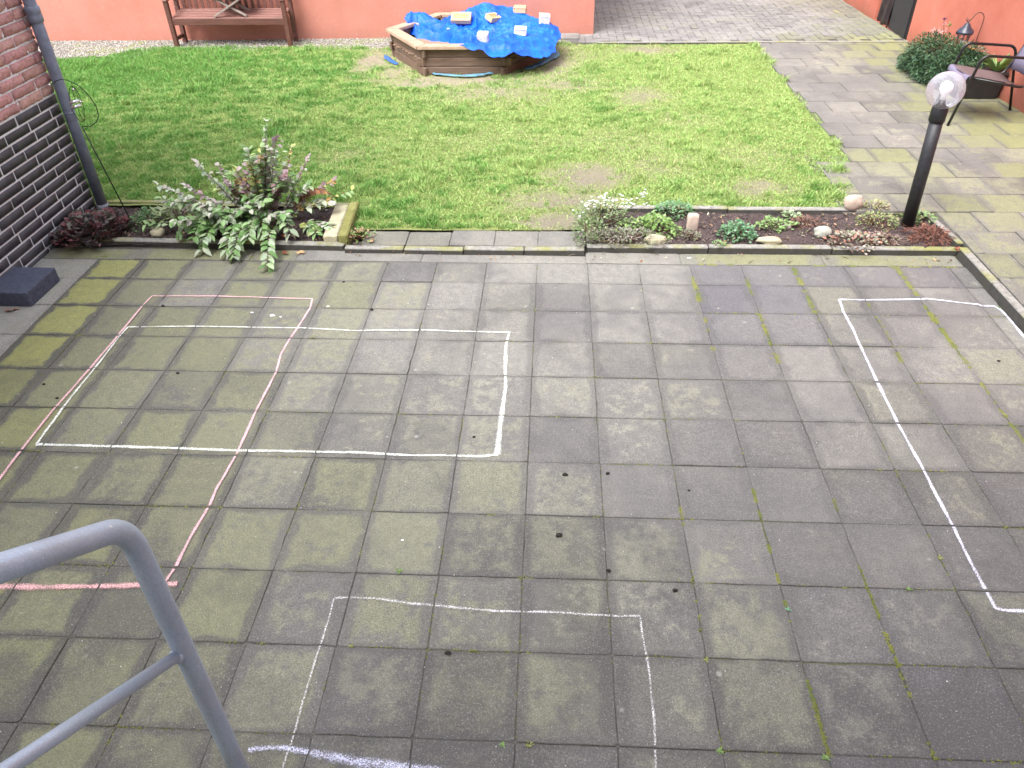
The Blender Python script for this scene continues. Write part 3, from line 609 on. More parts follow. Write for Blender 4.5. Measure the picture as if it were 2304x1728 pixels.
def ribbon(name, lines, material, z=.0065, parent=None):
    V = []; F = []; UV = []
    for key, w0, w1 in lines:
        P = np.array(CH[key]); d = np.r_[0, np.cumsum(np.linalg.norm(np.diff(P, axis=0), axis=1))]; s = np.arange(0, d[-1], .008); s = np.r_[s, d[-1]]
        x = np.interp(s, d, P[:, 0]); y = np.interp(s, d, P[:, 1]); x = x+.004*(fbm(s*9, s*0+len(V), 2, 5)-.5); y = y+.004*(fbm(s*9, s*0+7, 2, 6)-.5)
        tx = np.gradient(x); ty = np.gradient(y); L = np.hypot(tx, ty)+1e-9; nx_, ny_ = -ty/L, tx/L
        w = np.interp(s, [0, d[-1]], [w0, w1])*(.6+.8*fbm(s*11, s*0+1, 4, len(V)+3))/2*1.75
        # skip the paving joints
        b = len(V); V += list(zip(x+nx_*w, y+ny_*w, [z]*len(s)))+list(zip(x-nx_*w, y-ny_*w, [z]*len(s))); n = len(s)
        UV += [(0, q) for q in s]+[(1, q) for q in s]
        def onj(q):
            a = ((x[q]+3.15) % .35); c = (y[q] % .35); t_ = .006
            return min(a, .35-a) < t_*.7 and abs(tx[q]) > abs(ty[q]) or min(c, .35-c) < t_ and abs(ty[q]) > abs(tx[q])
        for q in range(n-1):
            if onj(q): continue
            F.append((b+q, b+q+1, b+n+q+1, b+n+q))
    me = bpy.data.meshes.new(name); me.from_pydata(V, [], F); ul = me.uv_layers.new(name='UVMap')
    for lp in me.loops: ul.data[lp.index].uv = UV[lp.vertex_index]
    return link(name, me, material, parent)
c = thing('chalk_rectangle', 'pink and red chalk rectangle, tall, drawn on the patio at far left', 'chalk drawing', (0, 0, 0))
ribbon('thin_line', [('pinkT', .010, .009), ('pinkL', .010, .015), ('pinkR', .011, .013)], M['chalk_pink'], parent=c)
ribbon('bold_line', [('pinkB', .026, .024)], M['chalk_red'], .0068, c)
o = ribbon('chalk_rectangle', [('whT', .010, .011), ('whR', .012, .024), ('whB', .013, .017), ('whL', .014, .010)], M['chalk_white'], .0075); tag(o, 'white chalk rectangle, wide, overlapping the pink one on the patio', 'chalk drawing')
o = ribbon('chalk_rectangle', [('puT', .015, .016), ('puL', .016, .014)], M['chalk_violet']); tag(o, 'bright violet white chalk rectangle on the patio beside the right kerb', 'chalk drawing')
o = ribbon('chalk_rectangle', [('grT', .014, .012), ('grL', .009, .011), ('grR', .010, .012)], M['chalk_thin']); tag(o, 'faint thin white chalk rectangle nearest the viewer, cut by the bottom edge', 'chalk drawing')
o = ribbon('chalk_stroke', [('thick', .022, .036)], M['chalk_blue'], .0072); tag(o, 'thick bluish white chalk stroke at the foot of the grey handrail', 'chalk drawing')

# ------------------------------------------------------------------ handrail
hr = thing('handrail', 'galvanised grey tubular stair handrail in the lower left foreground', 'handrail', (-.835, -3.384, 0))
BP = Vector((-.8313, -3.3809, 1.296)); VP = Vector((0.0215, .7870, -.6160)).normalized()
def loc(v): return Vector(v)-Vector((-.835, -3.384, 0))
dirb = -Vector((0.044, .805, -.592)).normalized()
pts = []; A0 = BP+dirb*.075; B0 = BP+Vector((0, 0, -.085))
pts.append(A0+dirb*1.9); pts.append(A0+dirb*.9); pts.append(A0+dirb*.3)
for k in range(13):
    t_ = k/12; pts.append(A0*(1-t_)**2+BP*2*t_*(1-t_)+B0*t_**2)
pts += [Vector((BP.x, BP.y, .8)), Vector((BP.x, BP.y, .4)), Vector((BP.x, BP.y, 0.0))]
m = MB(); m.tube([loc(p) for p in pts], .0268, 32); m.build('rail_tube', M['galvanised'], hr)
J = Vector((-.838, -3.387, .827)); dm = -Vector((0.030, .795, -.615)).normalized()
m = MB(); m.tube([loc(J+dm*.015), loc(J+dm*.5), loc(J+dm*1.7)], .0155, 24); m.build('middle_rail', M['galvanised'], hr)
m = MB(); m.tube([loc(J+dm*s_) for s_ in (.018, .022, .027, .032)], [.0195, .0205, .019, .0160], 20); m.build('weld', M['galvanised'], hr)
m = MB(); m.box((0, 0, .006), (.12, .12, .010), bevel=.002); m.build('base_plate', M['galvanised'], hr)

# unseen concrete steps implied by the handrail, put in to shade the near patio
st_t = thing('stone_steps', 'unseen concrete steps beside the grey handrail rising from the patio to the viewer', 'steps', (-.06, -3.44, 0))
for k in range(6):
    m = MB(); m.box((0, -.115-.23*k-(.55 if k == 5 else 0), .085+.17*k), (1.42, .2299+(1.1 if k == 5 else 0), .1699), bevel=.006); m.build('step', M['kerb_concrete'], st_t)
m = MB(); m.prism([(-.70, -.24), (.70, -.24), (.70, -2.2), (-.70, -2.2)], .002, .168); m.prism([(-.70, -.70), (.70, -.70), (.70, -2.2), (-.70, -2.2)], .17, .508); m.build('step_base', M['kerb_concrete'], st_t)
# ------------------------------------------------------------------ globe lamp
lp = thing('globe_lamp', 'black post lamp with clear round globe and white bulb in the right flower bed', 'lamp', (2.72, .860, .03))
m = MB(); m.tube([(0, 0, -.02), (-.012, .005, .45), (-.024, .010, .80)], .044, 28); m.build('pole', M['lamp_pole'], lp)
m = MB(); m.lathe([(.046, .765), (.052, .768), (.053, .835), (.050, .862), (.046, .866)], (-.024, .010, 0), 28); m.build('collar', M['lamp_pole'], lp)
def sph(r, z0=-.92, n=24): return [(r*math.cos(a), r*math.sin(a)) for a in np.linspace(math.asin(z0), PI/2-1e-4, n)]
m = MB(); m.lathe(sph(.118), (-.026, .011, .970), 40); m.build('globe', M['globe_acrylic'], lp, smooth=True)
m = MB(); m.lathe([(.001, -.058), (.018, -.055), (.019, -.02), (.036, .008), (.041, .030), (.036, .052), (.020, .068), (.001, .072)], (-.026, .011, .957), 28); m.build('bulb', M['frosted_white'], lp)
m = MB(); m.lathe([(.034, .0), (.036, .01), (.022, .022), (.021, .045), (.001, .046)], (-.026, .011, .862), 20); m.build('socket', M['black_metal'], lp)

# ------------------------------------------------------------------ wire garden spinner
sp = thing('garden_spinner', 'black wire garden spinner on a leaning stake beside the downpipe', 'garden ornament', (-3.102, .773, .03))
def spl(v): return Vector(v)-Vector((-3.102, .773, .03))
m = MB(); m.tube([spl((-3.102, .773, .0)), spl((-3.15, .744, .40)), spl((-3.199, .714, .807))], .0045, 8); m.build('stake', M['black_metal'], sp)
arc = [(-3.199, .714, .807), (-3.156, .740, .797), (-3.117, .764, .820), (-3.092, .779, .859), (-3.089, .781, .922), (-3.104, .772, .986), (-3.126, .759, 1.042), (-3.151, .743, 1.083), (-3.19, .720, 1.116), (-3.22, .701, 1.129), (-3.251, .683, 1.121), (-3.272, .670, 1.107), (-3.285, .662, 1.104)]
m = MB(); m.tube([spl(p) for p in arc], .0032, 8); m.build('arc', M['black_metal'], sp)
el = [(-3.180, .725, 1.078), (-3.160, .736, 1.04), (-3.155, .741, .95), (-3.168, .732, .87), (-3.192, .718, .838), (-3.212, .705, .88), (-3.219, .702, .94), (-3.207, .709, 1.03)]
def cr(P, n=6):
    P = [Vector(p) for p in P]; o = []; m_ = len(P)
    for i in range(m_):
        a, b, c_, d = P[i-1], P[i], P[(i+1) % m_], P[(i+2) % m_]
        for k in range(n):
            t_ = k/n; o.append(.5*((2*b)+(c_-a)*t_+(2*a-5*b+4*c_-d)*t_*t_+(3*b-a-3*c_+d)*t_**3))
    return o
m = MB(); m.tube([spl(p) for p in cr(el)], .0022, 6, closed=True); m.tube([spl((p.x*.35+-3.172*.65, p.y*.35+.731*.65, p.z)) for p in cr(el)], .0018, 6, closed=True); m.build('ring', M['black_metal'], sp)
for z_ in (.972, .940):
    m = MB(); m.tube([spl((-3.219, .700, z_)), spl((-3.165, .735, z_+.006))], .011, 12); m.build('glass_rod', M['silver'], sp)
for p_ in ((-3.288, .660, 1.103), (-3.176, .728, 1.054), (-3.160, .738, .968)):
    m = MB(); m.lathe(sph(.0085, -.999, 10), spl(p_), 12); m.build('silver_ball', M['silver'], sp)

# ------------------------------------------------------------------ garden bench with folding centre table
bn = thing('garden_bench', 'brown slatted wooden garden bench with raised folding centre table against orange wall', 'bench', (-4.12, 6.12, .05))
BX0, BX1 = -.80, .73
m = MB()
for k in range(6): m.bar((BX0+.02, .025+k*.054, .352+.010*k), (BX1-.02, .025+k*.054, .352+.010*k), .048, .02, .003)
m.build('seat', M['bench_wood_seat'], bn)
m = MB(); m.bar((BX0+.02, -.012, .315), (BX1-.02, -.012, .315), .022, .080, .003); m.build('front_rail', M['bench_wood'], bn)
for sx_ in (BX0, BX1):
    m = MB(); m.bar((sx_, 0, .0), (sx_, -.012, .56), .055, .055, .004, (0, 1, 0)); m.build('leg', M['bench_wood'], bn)
    m = MB(); m.bar((sx_, .275, .0), (sx_, .290, .45), .055, .055, .004, (0, 1, 0)); m.bar((sx_, .290, .452), (sx_, .335, .92), .052, .052, .004, (0, 1, 0)); m.build('leg', M['bench_wood'], bn)
    m = MB(); m.bar((sx_, -.05, .572), (sx_, .30, .572), .062, .022, .004); m.build('armrest', M['bench_wood_seat'], bn)
    m = MB(); m.bar((sx_, .029, .10), (sx_, .245, .10), .03, .045, .003); m.build('stretcher', M['bench_wood'], bn)
m = MB(); m.bar((BX0+.028, .336, .90), (BX1-.028, .336, .90), .03, .07, .003); m.bar((BX0+.028, .312, .375), (BX1-.028, .312, .375), .03, .05, .003)
for k in range(17):
    x_ = BX0+.09+k*(BX1-BX0-.18)/16; m.bar((x_, .305, .40), (x_, .332, .862), .014, .040, .002, (1, 0, 0))
m.build('backrest', M['bench_wood'], bn)
m = MB(); m.box((0.02, .12, .60), (.50, .30, .02), bevel=.004); tb = m.build('table_top', M['table_grey_wood'], bn)
for y_ in (.00, .23):
    m = MB(); m.bar((-.20, y_, .375), (.19, y_, .588), .022, .04, .002, (0, 1, 0)); m.bar((.22, y_+.0225, .375), (-.17, y_+.0225, .588), .0225, .04, .002, (0, 1, 0)); m.build('table_legs', M['table_grey_wood'], bn)

# ------------------------------------------------------------------ sandbox
HC = (-.95, 5.61); HR = 1.03; RZ = .38
def hexp(R, a0=0): return [(HC[0]+R*math.cos(math.radians(a0+60*k)), HC[1]+R*math.sin(math.radians(a0+60*k))) for k in range(6)]
sb = thing('sandbox', 'hexagonal wooden sandbox half covered by the blue tarpaulin', 'sandbox', (HC[0], HC[1], .045))
def sl(x, y, z): return (x-HC[0], y-HC[1], z-.045)
RI, RO = hexp(.88), hexp(1.05)
for k in range(6):
    j = (k+1) % 6; m = MB(); g_ = .004
    def mixp(a, b, t_): return (a[0]+(b[0]-a[0])*t_, a[1]+(b[1]-a[1])*t_)
    q = [mixp(RI[k], RI[j], g_), mixp(RI[k], RI[j], 1-g_), mixp(RO[k], RO[j], 1-g_), mixp(RO[k], RO[j], g_)]
    m.prism([(a-HC[0], b-HC[1]) for a, b in q], RZ-.035-.045, RZ-.045)
    bmesh.ops.bevel(m.bm, geom=list(m.bm.edges), offset=.005, segments=2, affect='EDGES')
    m.build('rim_board', M['sandbox_rim'], sb)
    a = hexp(.955)[k]; b = hexp(.955)[j]; dd = Vector((b[0]-a[0], b[1]-a[1], 0)).normalized(); ext = .075
    m = MB()
    for r_, (z0, z1) in enumerate([(.030, .145), (.149, .245), (.249, .343)]):
        e_ = ext if (r_+k) % 2 else .035
        P = Vector((*a, (z0+z1)/2))-dd*e_; Q = Vector((*b, (z0+z1)/2))+dd*e_
        m.bar(sl(*P), sl(*Q), .036, z1-z0, .008)
    m.build('side_wall', M['sandbox_board'], sb)
for k in range(6):
    v = hexp(.895)[k]; m = MB(); m.tube([sl(v[0], v[1], .02), sl(v[0], v[1], .342)], .035, 12); m.build('corner_post', M['sandbox_board'], sb)
nx = 40; gx, gy = np.meshgrid(np.linspace(-1, 1, nx), np.linspace(-1, 1, nx)); zz = .19+.05*fbm(gx*3, gy*3, 4, 5)+.015*fbm(gx*20, gy*20, 3, 6)-.045
idx = np.arange(nx*nx).reshape(nx, nx); F = np.stack([idx[:-1, :-1], idx[:-1, 1:], idx[1:, 1:], idx[1:, :-1]], -1).reshape(-1, 4); cc_ = np.c_[gx.ravel(), gy.ravel()][F].mean(1)
keep = np.maximum.reduce([np.abs(cc_@np.array([math.cos(a), math.sin(a)])) for a in (PI/6, PI/2, 5*PI/6)]) < .86
np_mesh('sand', np.c_[gx.ravel(), gy.ravel(), zz.ravel()], F[keep], M['sandbox_sand'], sb, smooth=True)
# loose plastic under the box
def scrap(name, pts, w, material, label):
    pts = np.array(pts); d = np.r_[0, np.cumsum(np.linalg.norm(np.diff(pts, axis=0), axis=1))]; s_ = np.linspace(0, d[-1], 60)
    x_, y_ = np.interp(s_, d, pts[:, 0]), np.interp(s_, d, pts[:, 1]); tx, ty = np.gradient(x_), np.gradient(y_); L = np.hypot(tx, ty); V = []
    for q in range(5):
        u_ = (q/4-.5)*w*(.5+.8*fbm(s_*8, s_*0+3, 3, 4))*np.minimum(1, np.minimum(s_, d[-1]-s_)*12+.15)
        V.append(np.c_[x_-ty/L*u_, y_+tx/L*u_, .062+.018*fbm(s_*22, s_*0+q*.7, 3, 9)+.012*(1-abs(q-2)/2)])
    V = np.concatenate(V); n = 60; F = [(q*n+i, q*n+i+1, (q+1)*n+i+1, (q+1)*n+i) for q in range(4) for i in range(n-1)]
    o = np_mesh(name, V, F, material, None, smooth=True); tag(o, label, 'plastic sheet', 'scraps of blue plastic round the sandbox'); m_ = o.modifiers.new('t', 'SOLIDIFY'); m_.thickness = .003; m_.offset = 1
scrap('plastic_scrap', [(-2.02, 5.55), (-1.93, 5.36), (-1.80, 5.17)], .085, M['blue_scrap_clean'], 'short bright blue strip of plastic on bare sand left of the sandbox')
scrap('plastic_scrap', [(-1.44, 4.93), (-1.28, 4.74), (-.98, 4.66), (-.74, 4.70), (-.54, 4.84)], .06, M['blue_scrap'], 'long faded turquoise plastic edge lying before the front wall of the sandbox')
scrap('plastic_scrap', [(-.25, 4.93), (-.08, 5.15), (.06, 5.45), (.13, 5.75)], .12, M['blue_scrap'], 'crumpled grey blue plastic edge right of the sandbox under the tarpaulin')

# tarpaulin
TC = (-.70, 5.62)
TP = [(-.93, 4.70), (-1.08, 4.98), (-1.15, 5.25), (-1.27, 5.57), (-1.55, 5.67), (-1.80, 5.92), (-1.74, 6.12), (-1.50, 6.12), (-1.36, 6.14), (-1.18, 6.30), (-1.02, 6.46), (-.74, 6.62), (-.42, 6.64), (-.05, 6.45), (.12, 6.0), (.15, 5.67), (.13, 5.15), (.0, 4.74), (-.34, 4.58), (-.50, 4.53), (-.60, 4.54), (-.72, 4.62)]
ta = np.array([math.atan2(b-TC[1], a-TC[0]) for a, b in TP]); trd = np.array([math.hypot(b-TC[1], a-TC[0]) for a, b in TP]); oidx = np.argsort(ta); ta, trd = ta[oidx], trd[oidx]
ta3 = np.r_[ta-2*PI, ta, ta+2*PI]; tr3 = np.r_[trd, trd, trd]
def hexdist(x, y):  # signed distance outside hexagon sides
    return np.maximum.reduce([np.abs((x-HC[0])*math.cos(a)+(y-HC[1])*math.sin(a)) for a in (PI/6, PI/2, 5*PI/6)])-1.05*math.cos(PI/6)
RID = [(-1.78, 6.0), (-1.55, 6.02), (-1.25, 5.85), (-1.07, 5.55), (-1.0, 5.15), (-.86, 4.86)]
def rdist(x, y, P):
    d = np.full(x.shape, 9.)
    for (x0, y0), (x1, y1) in zip(P, P[1:]):
        t_ = np.clip(((x-x0)*(x1-x0)+(y-y0)*(y1-y0))/((x1-x0)**2+(y1-y0)**2), 0, 1); d = np.minimum(d, np.hypot(x-x0-t_*(x1-x0), y-y0-t_*(y1-y0)))
    return d
def crease(x, y):
    s_ = 0; a_ = 1.
    for k, sc in enumerate((2.2, 4.6, 9.6, 19.)):
        w = 1-np.abs(2*fbm((x*.8+y*.25)*sc+3*fbm(x*2, y*2, 2, 90+k), y*sc+3*fbm(x*2+9, y*2, 2, 95+k), 2, 70+k)-1)*2.6; s_ = s_+a_*np.clip(w, 0, 1)**1.5; a_ *= .55
    return s_/2.02
def tarp_xyz(x, y):
    hd = hexdist(x, y); d = np.clip(hd, 0, None); ins = np.clip(-hd, 0, None)
    z = RZ+.012-.13*np.clip((ins-.17)/.38, 0, 1)**1.1*(1-.3*fbm(x*2, y*2, 2, 3))
    z = z+(crease(x, y)-.30)*(.050+.050*np.clip(ins/.25, 0, 1))+.010*(fbm(x*30, y*30, 2, 44)-.5)
    rd_ = rdist(x, y, RID); z = z+.085*np.exp(-(rd_/.085)**2)
    z = z+.13*np.exp(-((x+.72)**2/.10+(y-6.30)**2/.03))          # bulge at the back
    z = np.where(hd > -.17, np.maximum(z, RZ+.006), z)
    # hanging past the rim: cloth turns down
    zd = RZ+.02-.55*d+(crease(x, y)-.3)*.07
    z = np.where(d > 0, np.minimum(z, np.maximum(zd, .075)), z)
    k = np.where(d > 0, 0.10*d/(np.hypot(x-HC[0], y-HC[1])+1e-6), 0)
    X = x-(x-HC[0])*k; Y = y-(y-HC[1])*k
    X = X+.02*(fbm(x*9, y*9, 2, 80)-.5); Y = Y+.02*(fbm(x*9, y*9, 2, 81)-.5)
    return X, Y, z
nt, nr = 420, 120; th = np.linspace(-PI, PI, nt, endpoint=False); R_ = np.interp(th, ta3, tr3)*(1+.05*(fbm(th*5+40, th*0, 3, 2)-.5)); fr = np.linspace(0, 1, nr)**.8
TH, FR = np.meshgrid(th, fr); RR = R_[None, :]*FR; x = TC[0]+np.cos(TH)*RR; y = TC[1]+np.sin(TH)*RR
X, Y, Z = tarp_xyz(x, y)
# the free edge on the left falls into the box
sec = np.clip((np.cos(TH+2.35)-.15)/.4, 0, 1)*(rdist(x, y, RID) > .05); fall = np.clip((FR-.80)/.2, 0, 1)*sec*(hexdist(x, y) < -.08); Z = Z-fall*.16
idx = np.arange(nt*nr).reshape(nr, nt); nxt = np.roll(idx, -1, 1); F = np.stack([idx[:-1], nxt[:-1], nxt[1:], idx[1:]], -1).reshape(-1, 4)
tp_ = np_mesh('tarpaulin', np.c_[X.ravel(), Y.ravel(), Z.ravel()], F, M['tarp'], None, smooth=True)
md = tp_.modifiers.new('t', 'SOLIDIFY'); md.thickness = .0025; md.offset = 1
tag(tp_, 'crumpled bright blue tarpaulin draped over the wooden sandbox', 'tarpaulin')
def tz(x, y):
    a = tarp_xyz(np.array([x]), np.array([y])); return float(a[2][0])
def tz_max(x, y, r):
    return float(np.mean([tz(x+dx, y+dy) for dx in (-r, 0, r) for dy in (-r, 0, r)]))
for (ex, ey) in ((-1.62, 5.80), (-1.22, 5.66)):
    m = MB(); m.lathe([(.006, .0), (.020, .0), (.022, .005), (.018, .008), (.007, .006)], (0, 0, 0), 16)
    m.build('eyelet', M['frosted_white'], tp_, (ex, ey, tz(ex, ey)+.012), (-.9, .3, 0))
def brick(x, y, dims, rz, material, label, holes=False, tilt=(0, 0), rough=False, dz=0):
    m = MB(); L, W, H = dims
    if holes:
        nX, nY = 9, 5; vs = {}
        for i in range(nX+1):
            for j in range(nY+1): vs[i, j] = m.bm.verts.new((-L/2+L*i/nX, -W/2+W*j/nY, H))
        fs = []
        for i in range(nX):
            for j in range(nY): fs.append((i, j, m.bm.faces.new((vs[i, j], vs[i+1, j], vs[i+1, j+1], vs[i, j+1]))))
        bt = [m.bm.verts.new((a, b, 0)) for a, b in ((-L/2, -W/2), (L/2, -W/2), (L/2, W/2), (-L/2, W/2))]; m.bm.faces.new(bt[::-1])
        for es, (p0, p1) in (([vs[i, 0] for i in range(nX+1)], (0, 1)), ([vs[nX, j] for j in range(nY+1)], (1, 2)), ([vs[nX-i, nY] for i in range(nX+1)], (2, 3)), ([vs[0, nY-j] for j in range(nY+1)], (3, 0))):
            m.bm.faces.new([bt[p0], bt[p1]]+es[::-1])
        hs_ = [f for i, j, f in fs if 0 < j < 4 and 0 < i < nX-1]
        bmesh.ops.inset_individual(m.bm, faces=hs_, thickness=min(L/nX, W/nY)*.30)
        r_ = bmesh.ops.extrude_discrete_faces(m.bm, faces=hs_)
        for f in r_['faces']:
            bmesh.ops.translate(m.bm, vec=(0, 0, -.005), verts=f.verts)
    else:
        m.box((0, 0, H/2), (L, W, H), bevel=min(dims)*(.16 if rough else .06), seg=3)
    o = m.build('brick', material, loc=(x, y, tz_max(x, y, .05)-.004+dz), rot=(tilt[0], tilt[1], rz))
    if holes is False and rough:
        for v in o.data.vertices: v.co += Vector((rnd.uniform(-1, 1), rnd.uniform(-1, 1), rnd.uniform(-1, 1)))*.004
    return tag(o, label, 'brick', 'bricks weighing down the tarpaulin')
brick(-1.10, 6.10, (.25, .15, .055), -.06, M['tan_brick'], 'yellow perforated brick half hidden by the fold at the back left of the tarpaulin', True, (.5, 0), dz=.05)
brick(-.70, 6.08, (.175, .125, .06), .85, M['tan_brick'], 'yellow perforated brick lying diagonally on the middle of the tarpaulin', True, (.35, .1))
brick(-.36, 6.30, (.165, .11, .075), -.05, M['tan_brick'], 'solid tan brick at the far right back of the tarpaulin', False, (.1, 0), True)
brick(-.04, 5.75, (.135, .12, .105), .03, M['white_stone'], 'small off-white stone block nearest the right corner of the tarpaulin', False, (.12, .08), True)
brick(-.31, 5.17, (.145, .11, .08), -.02, M['white_stone'], 'off-white stone block in the middle of the right front half of the tarpaulin', False, (.15, .05), True)
brick(-.73, 4.94, (.13, .11, .105), -.12, M['white_stone'], 'off-white upright stone block on the front left rim side of the tarpaulin', False, (.2, 0), True)

# ------------------------------------------------------------------ garden chair on the right
ch = thing('garden_chair', 'black tubular garden chair with dark brown sling seat beside the planter', 'chair', (4.2, 3.2, .066))
def cl(x, y, z): return Vector((x-4.2, y-3.2, z-.066))
def rounded(P, r=.05, n=6):
    P = [Vector(p) for p in P]; o = [P[0]]
    for a, b, c_ in zip(P, P[1:], P[2:]):
        u_ = (a-b).normalized()*min(r, (a-b).length*.45); w_ = (c_-b).normalized()*min(r, (c_-b).length*.45)
        for k in range(n+1):
            t_ = k/n; o.append((b+u_)*(1-t_)**2+b*2*t_*(1-t_)+(b+w_)*t_**2)
    return o+[P[-1]]
for y_, xs_ in ((2.97, (3.832, 3.945, 4.47, 4.57)), (3.44, (3.870, 3.985, 4.46, 4.62))):
    m = MB(); m.tube([cl(*p) for p in rounded([(xs_[0], y_, .066), (xs_[1], y_, .695), (xs_[2], y_, .665), (xs_[3], y_, .066)], .07)], .0125, 12); m.build('side_frame', M['chair_tube'], ch)
    m = MB(); m.tube([cl(*p) for p in rounded([(3.90, y_+(.02 if y_ < 3.2 else -.02), .50), (4.42, y_+(.02 if y_ < 3.2 else -.02), .405), (4.61, y_+(.02 if y_ < 3.2 else -.02), .90)], .07)], .0115, 12); m.build('seat_rail', M['chair_tube'], ch)
for a_, b_ in (((3.905, 2.97, .49), (3.905, 3.44, .49)), ((4.605, 3.0, .89), (4.605, 3.42, .89))):
    m = MB(); m.tube([cl(*a_), cl(*b_)], .010, 10); m.build('cross_bar', M['chair_tube'], ch)
def sheet(name, prof, y0, y1, material, n=14, sag=.02, th=.003):
    prof = np.array(prof); V = []; k = len(prof)
    for i in range(n):
        f_ = i/(n-1); s_ = sag*4*f_*(1-f_)
        for (x_, z_) in prof: V.append((x_-4.2, y0+(y1-y0)*f_-3.2, z_-.066-s_))
    F = [(i*k+j, i*k+j+1, (i+1)*k+j+1, (i+1)*k+j) for i in range(n-1) for j in range(k-1)]
    o = np_mesh(name, V, F, material, ch, smooth=True); md = o.modifiers.new('t', 'SOLIDIFY'); md.thickness = th; return o
sheet('seat', [(3.925, .508), (3.99, .502), (4.1, .482), (4.25, .455), (4.40, .425)], 3.0, 3.41, M['seat_fabric'])
sheet('seat_edge', [(3.884, .440), (3.876, .475), (3.884, .502), (3.90, .512), (3.928, .512)], 3.0, 3.41, M['seat_edge'], sag=.016)
sheet('backrest', [(4.455, .47), (4.475, .56), (4.52, .70), (4.60, .885)], 3.0, 3.41, M['seat_edge'], sag=-.012)

# ------------------------------------------------------------------ plants
def leaf_mesh(P, D, U, L, W, C, curl=.15, fold=.25):
    """one folded 6-point leaf per row. P base, D direction, U up-ish normal, L length, W half width, C colour"""
    P, D, U = map(lambda a: np.asarray(a, float), (P, D, U)); n = len(P)
    D = D/(np.linalg.norm(D, axis=1, keepdims=True)+1e-9); S = np.cross(D, U); S /= np.linalg.norm(S, axis=1, keepdims=True)+1e-9; Nn = np.cross(S, D)
    L = np.asarray(L)[:, None]*np.ones((n, 1)); W = np.asarray(W)[:, None]*np.ones((n, 1))
    def pt(t_, s_, h): return P+D*L*t_+S*W*s_+Nn*L*h
    rows = [pt(0, 0, 0), pt(.30, -.85, fold*.35), pt(.30, 0, .03), pt(.30, .85, fold*.35), pt(.65, -.80, fold*.30-curl*.4), pt(.65, 0, -.02-curl*.3), pt(.65, .80, fold*.30-curl*.4), pt(1., 0, -curl)]
    V = np.stack(rows, 1).reshape(-1, 3); q = np.arange(n)*8
    T = [(0, 1, 2), (0, 2, 3), (1, 4, 5), (1, 5, 2), (2, 5, 6), (2, 6, 3), (4, 7, 5), (5, 7, 6)]
    F = np.concatenate([np.c_[q+a, q+b, q+c_] for a, b, c_ in T]); return V, F, np.repeat(np.asarray(C), 8, 0)
def lobed_mesh(P, D, U, R, C, lobes=5, seed=0):
    """maple-like lobed round leaves"""
    r = np.random.default_rng(seed); n = len(P); P, D, U = map(lambda a: np.asarray(a, float), (P, D, U))
    D = D/np.linalg.norm(D, axis=1, keepdims=True); S = np.cross(D, U); S /= np.linalg.norm(S, axis=1, keepdims=True)+1e-9; Nn = np.cross(S, D); K = lobes*2+1
    V = [P+D*np.asarray(R)[:, None]*.35+Nn*0]
    for k in range(K):
        a = -2.6+5.2*k/(K-1); rr = (1. if k % 2 == 0 else .68)*np.asarray(R)[:, None]*r.uniform(.85, 1.15, (n, 1))
        V.append(P+D*rr*(.35+.75*math.cos(a))+S*rr*math.sin(a)+Nn*np.asarray(R)[:, None]*(r.uniform(-.05, .30, (n, 1))))
    V = np.stack(V, 1).reshape(-1, 3); q = np.arange(n)*(K+1); F = np.concatenate([np.c_[q, q+k+1, q+k+2] for k in range(K-1)])
    return V, F, np.repeat(np.asarray(C), K+1, 0)
def pal(r, n, *cols, var=.2):
    cols = np.array(cols); c = cols[r.integers(0, len(cols), n)]; return c*r.uniform(1-var, 1+var, (n, 1))
def local(V, o): return np.asarray(V)-np.array(o)

def cushion(name, label, cat, c, rx, ry, h, n, L, W, cols, mat='leaf', seed=0, lobed=False, updir=.5, group=None, upright=0., inner=True):
    if c[0] > .9: rx, ry, h, n = rx*.80, ry*.80, h*.85, int(n*.68)
    """low rounded plant: leaves spread through a dome, thin stems from the root"""
    r = np.random.default_rng(seed); th_ = thing(name, label, cat, c, group=group)
    a = r.uniform(0, 2*PI, n); q = np.sqrt(r.random(n)); el_ = r.random(n)**.6
    lump = .50+1.05*fbm(np.cos(a)*2.4+5, np.sin(a)*2.4+seed, 3, seed)
    x_ = np.cos(a)*q*rx*lump; y_ = np.sin(a)*q*ry*lump; z_ = h*np.sqrt(np.clip(1-q**2*.9, 0, 1))*el_*(.75+.5*fbm(x_*25+seed, y_*25, 3, seed+5))+.005
    D = np.c_[np.cos(a)*(q+.2)+r.normal(0, .4, n), np.sin(a)*(q+.2)+r.normal(0, .4, n), updir+r.normal(0, .35, n)+upright]; U = np.c_[r.normal(0, .3, n), r.normal(0, .3, n), np.ones(n)]
    Ls = L*r.uniform(.65, 1.25, n); C = pal(r, n, *cols)
    if lobed: V, F, Cc = lobed_mesh(np.c_[x_, y_, z_], D, U, Ls, C, seed=seed)
    else: V, F, Cc = leaf_mesh(np.c_[x_, y_, z_], D, U, Ls, W*r.uniform(.7, 1.2, n), C)
    np_mesh('leaves', V, F, M[mat], th_, Cc)
    m = MB()
    for k in range(min(28, n//6)):
        i = r.integers(0, n); m.tube([(x_[i]*.2, y_[i]*.2, 0), (x_[i]*.7, y_[i]*.7, z_[i]*.6), (x_[i], y_[i], z_[i])], [.0022, .0018, .0012], 5)
    m.build('stems', M['stem'], th_)
    return th_
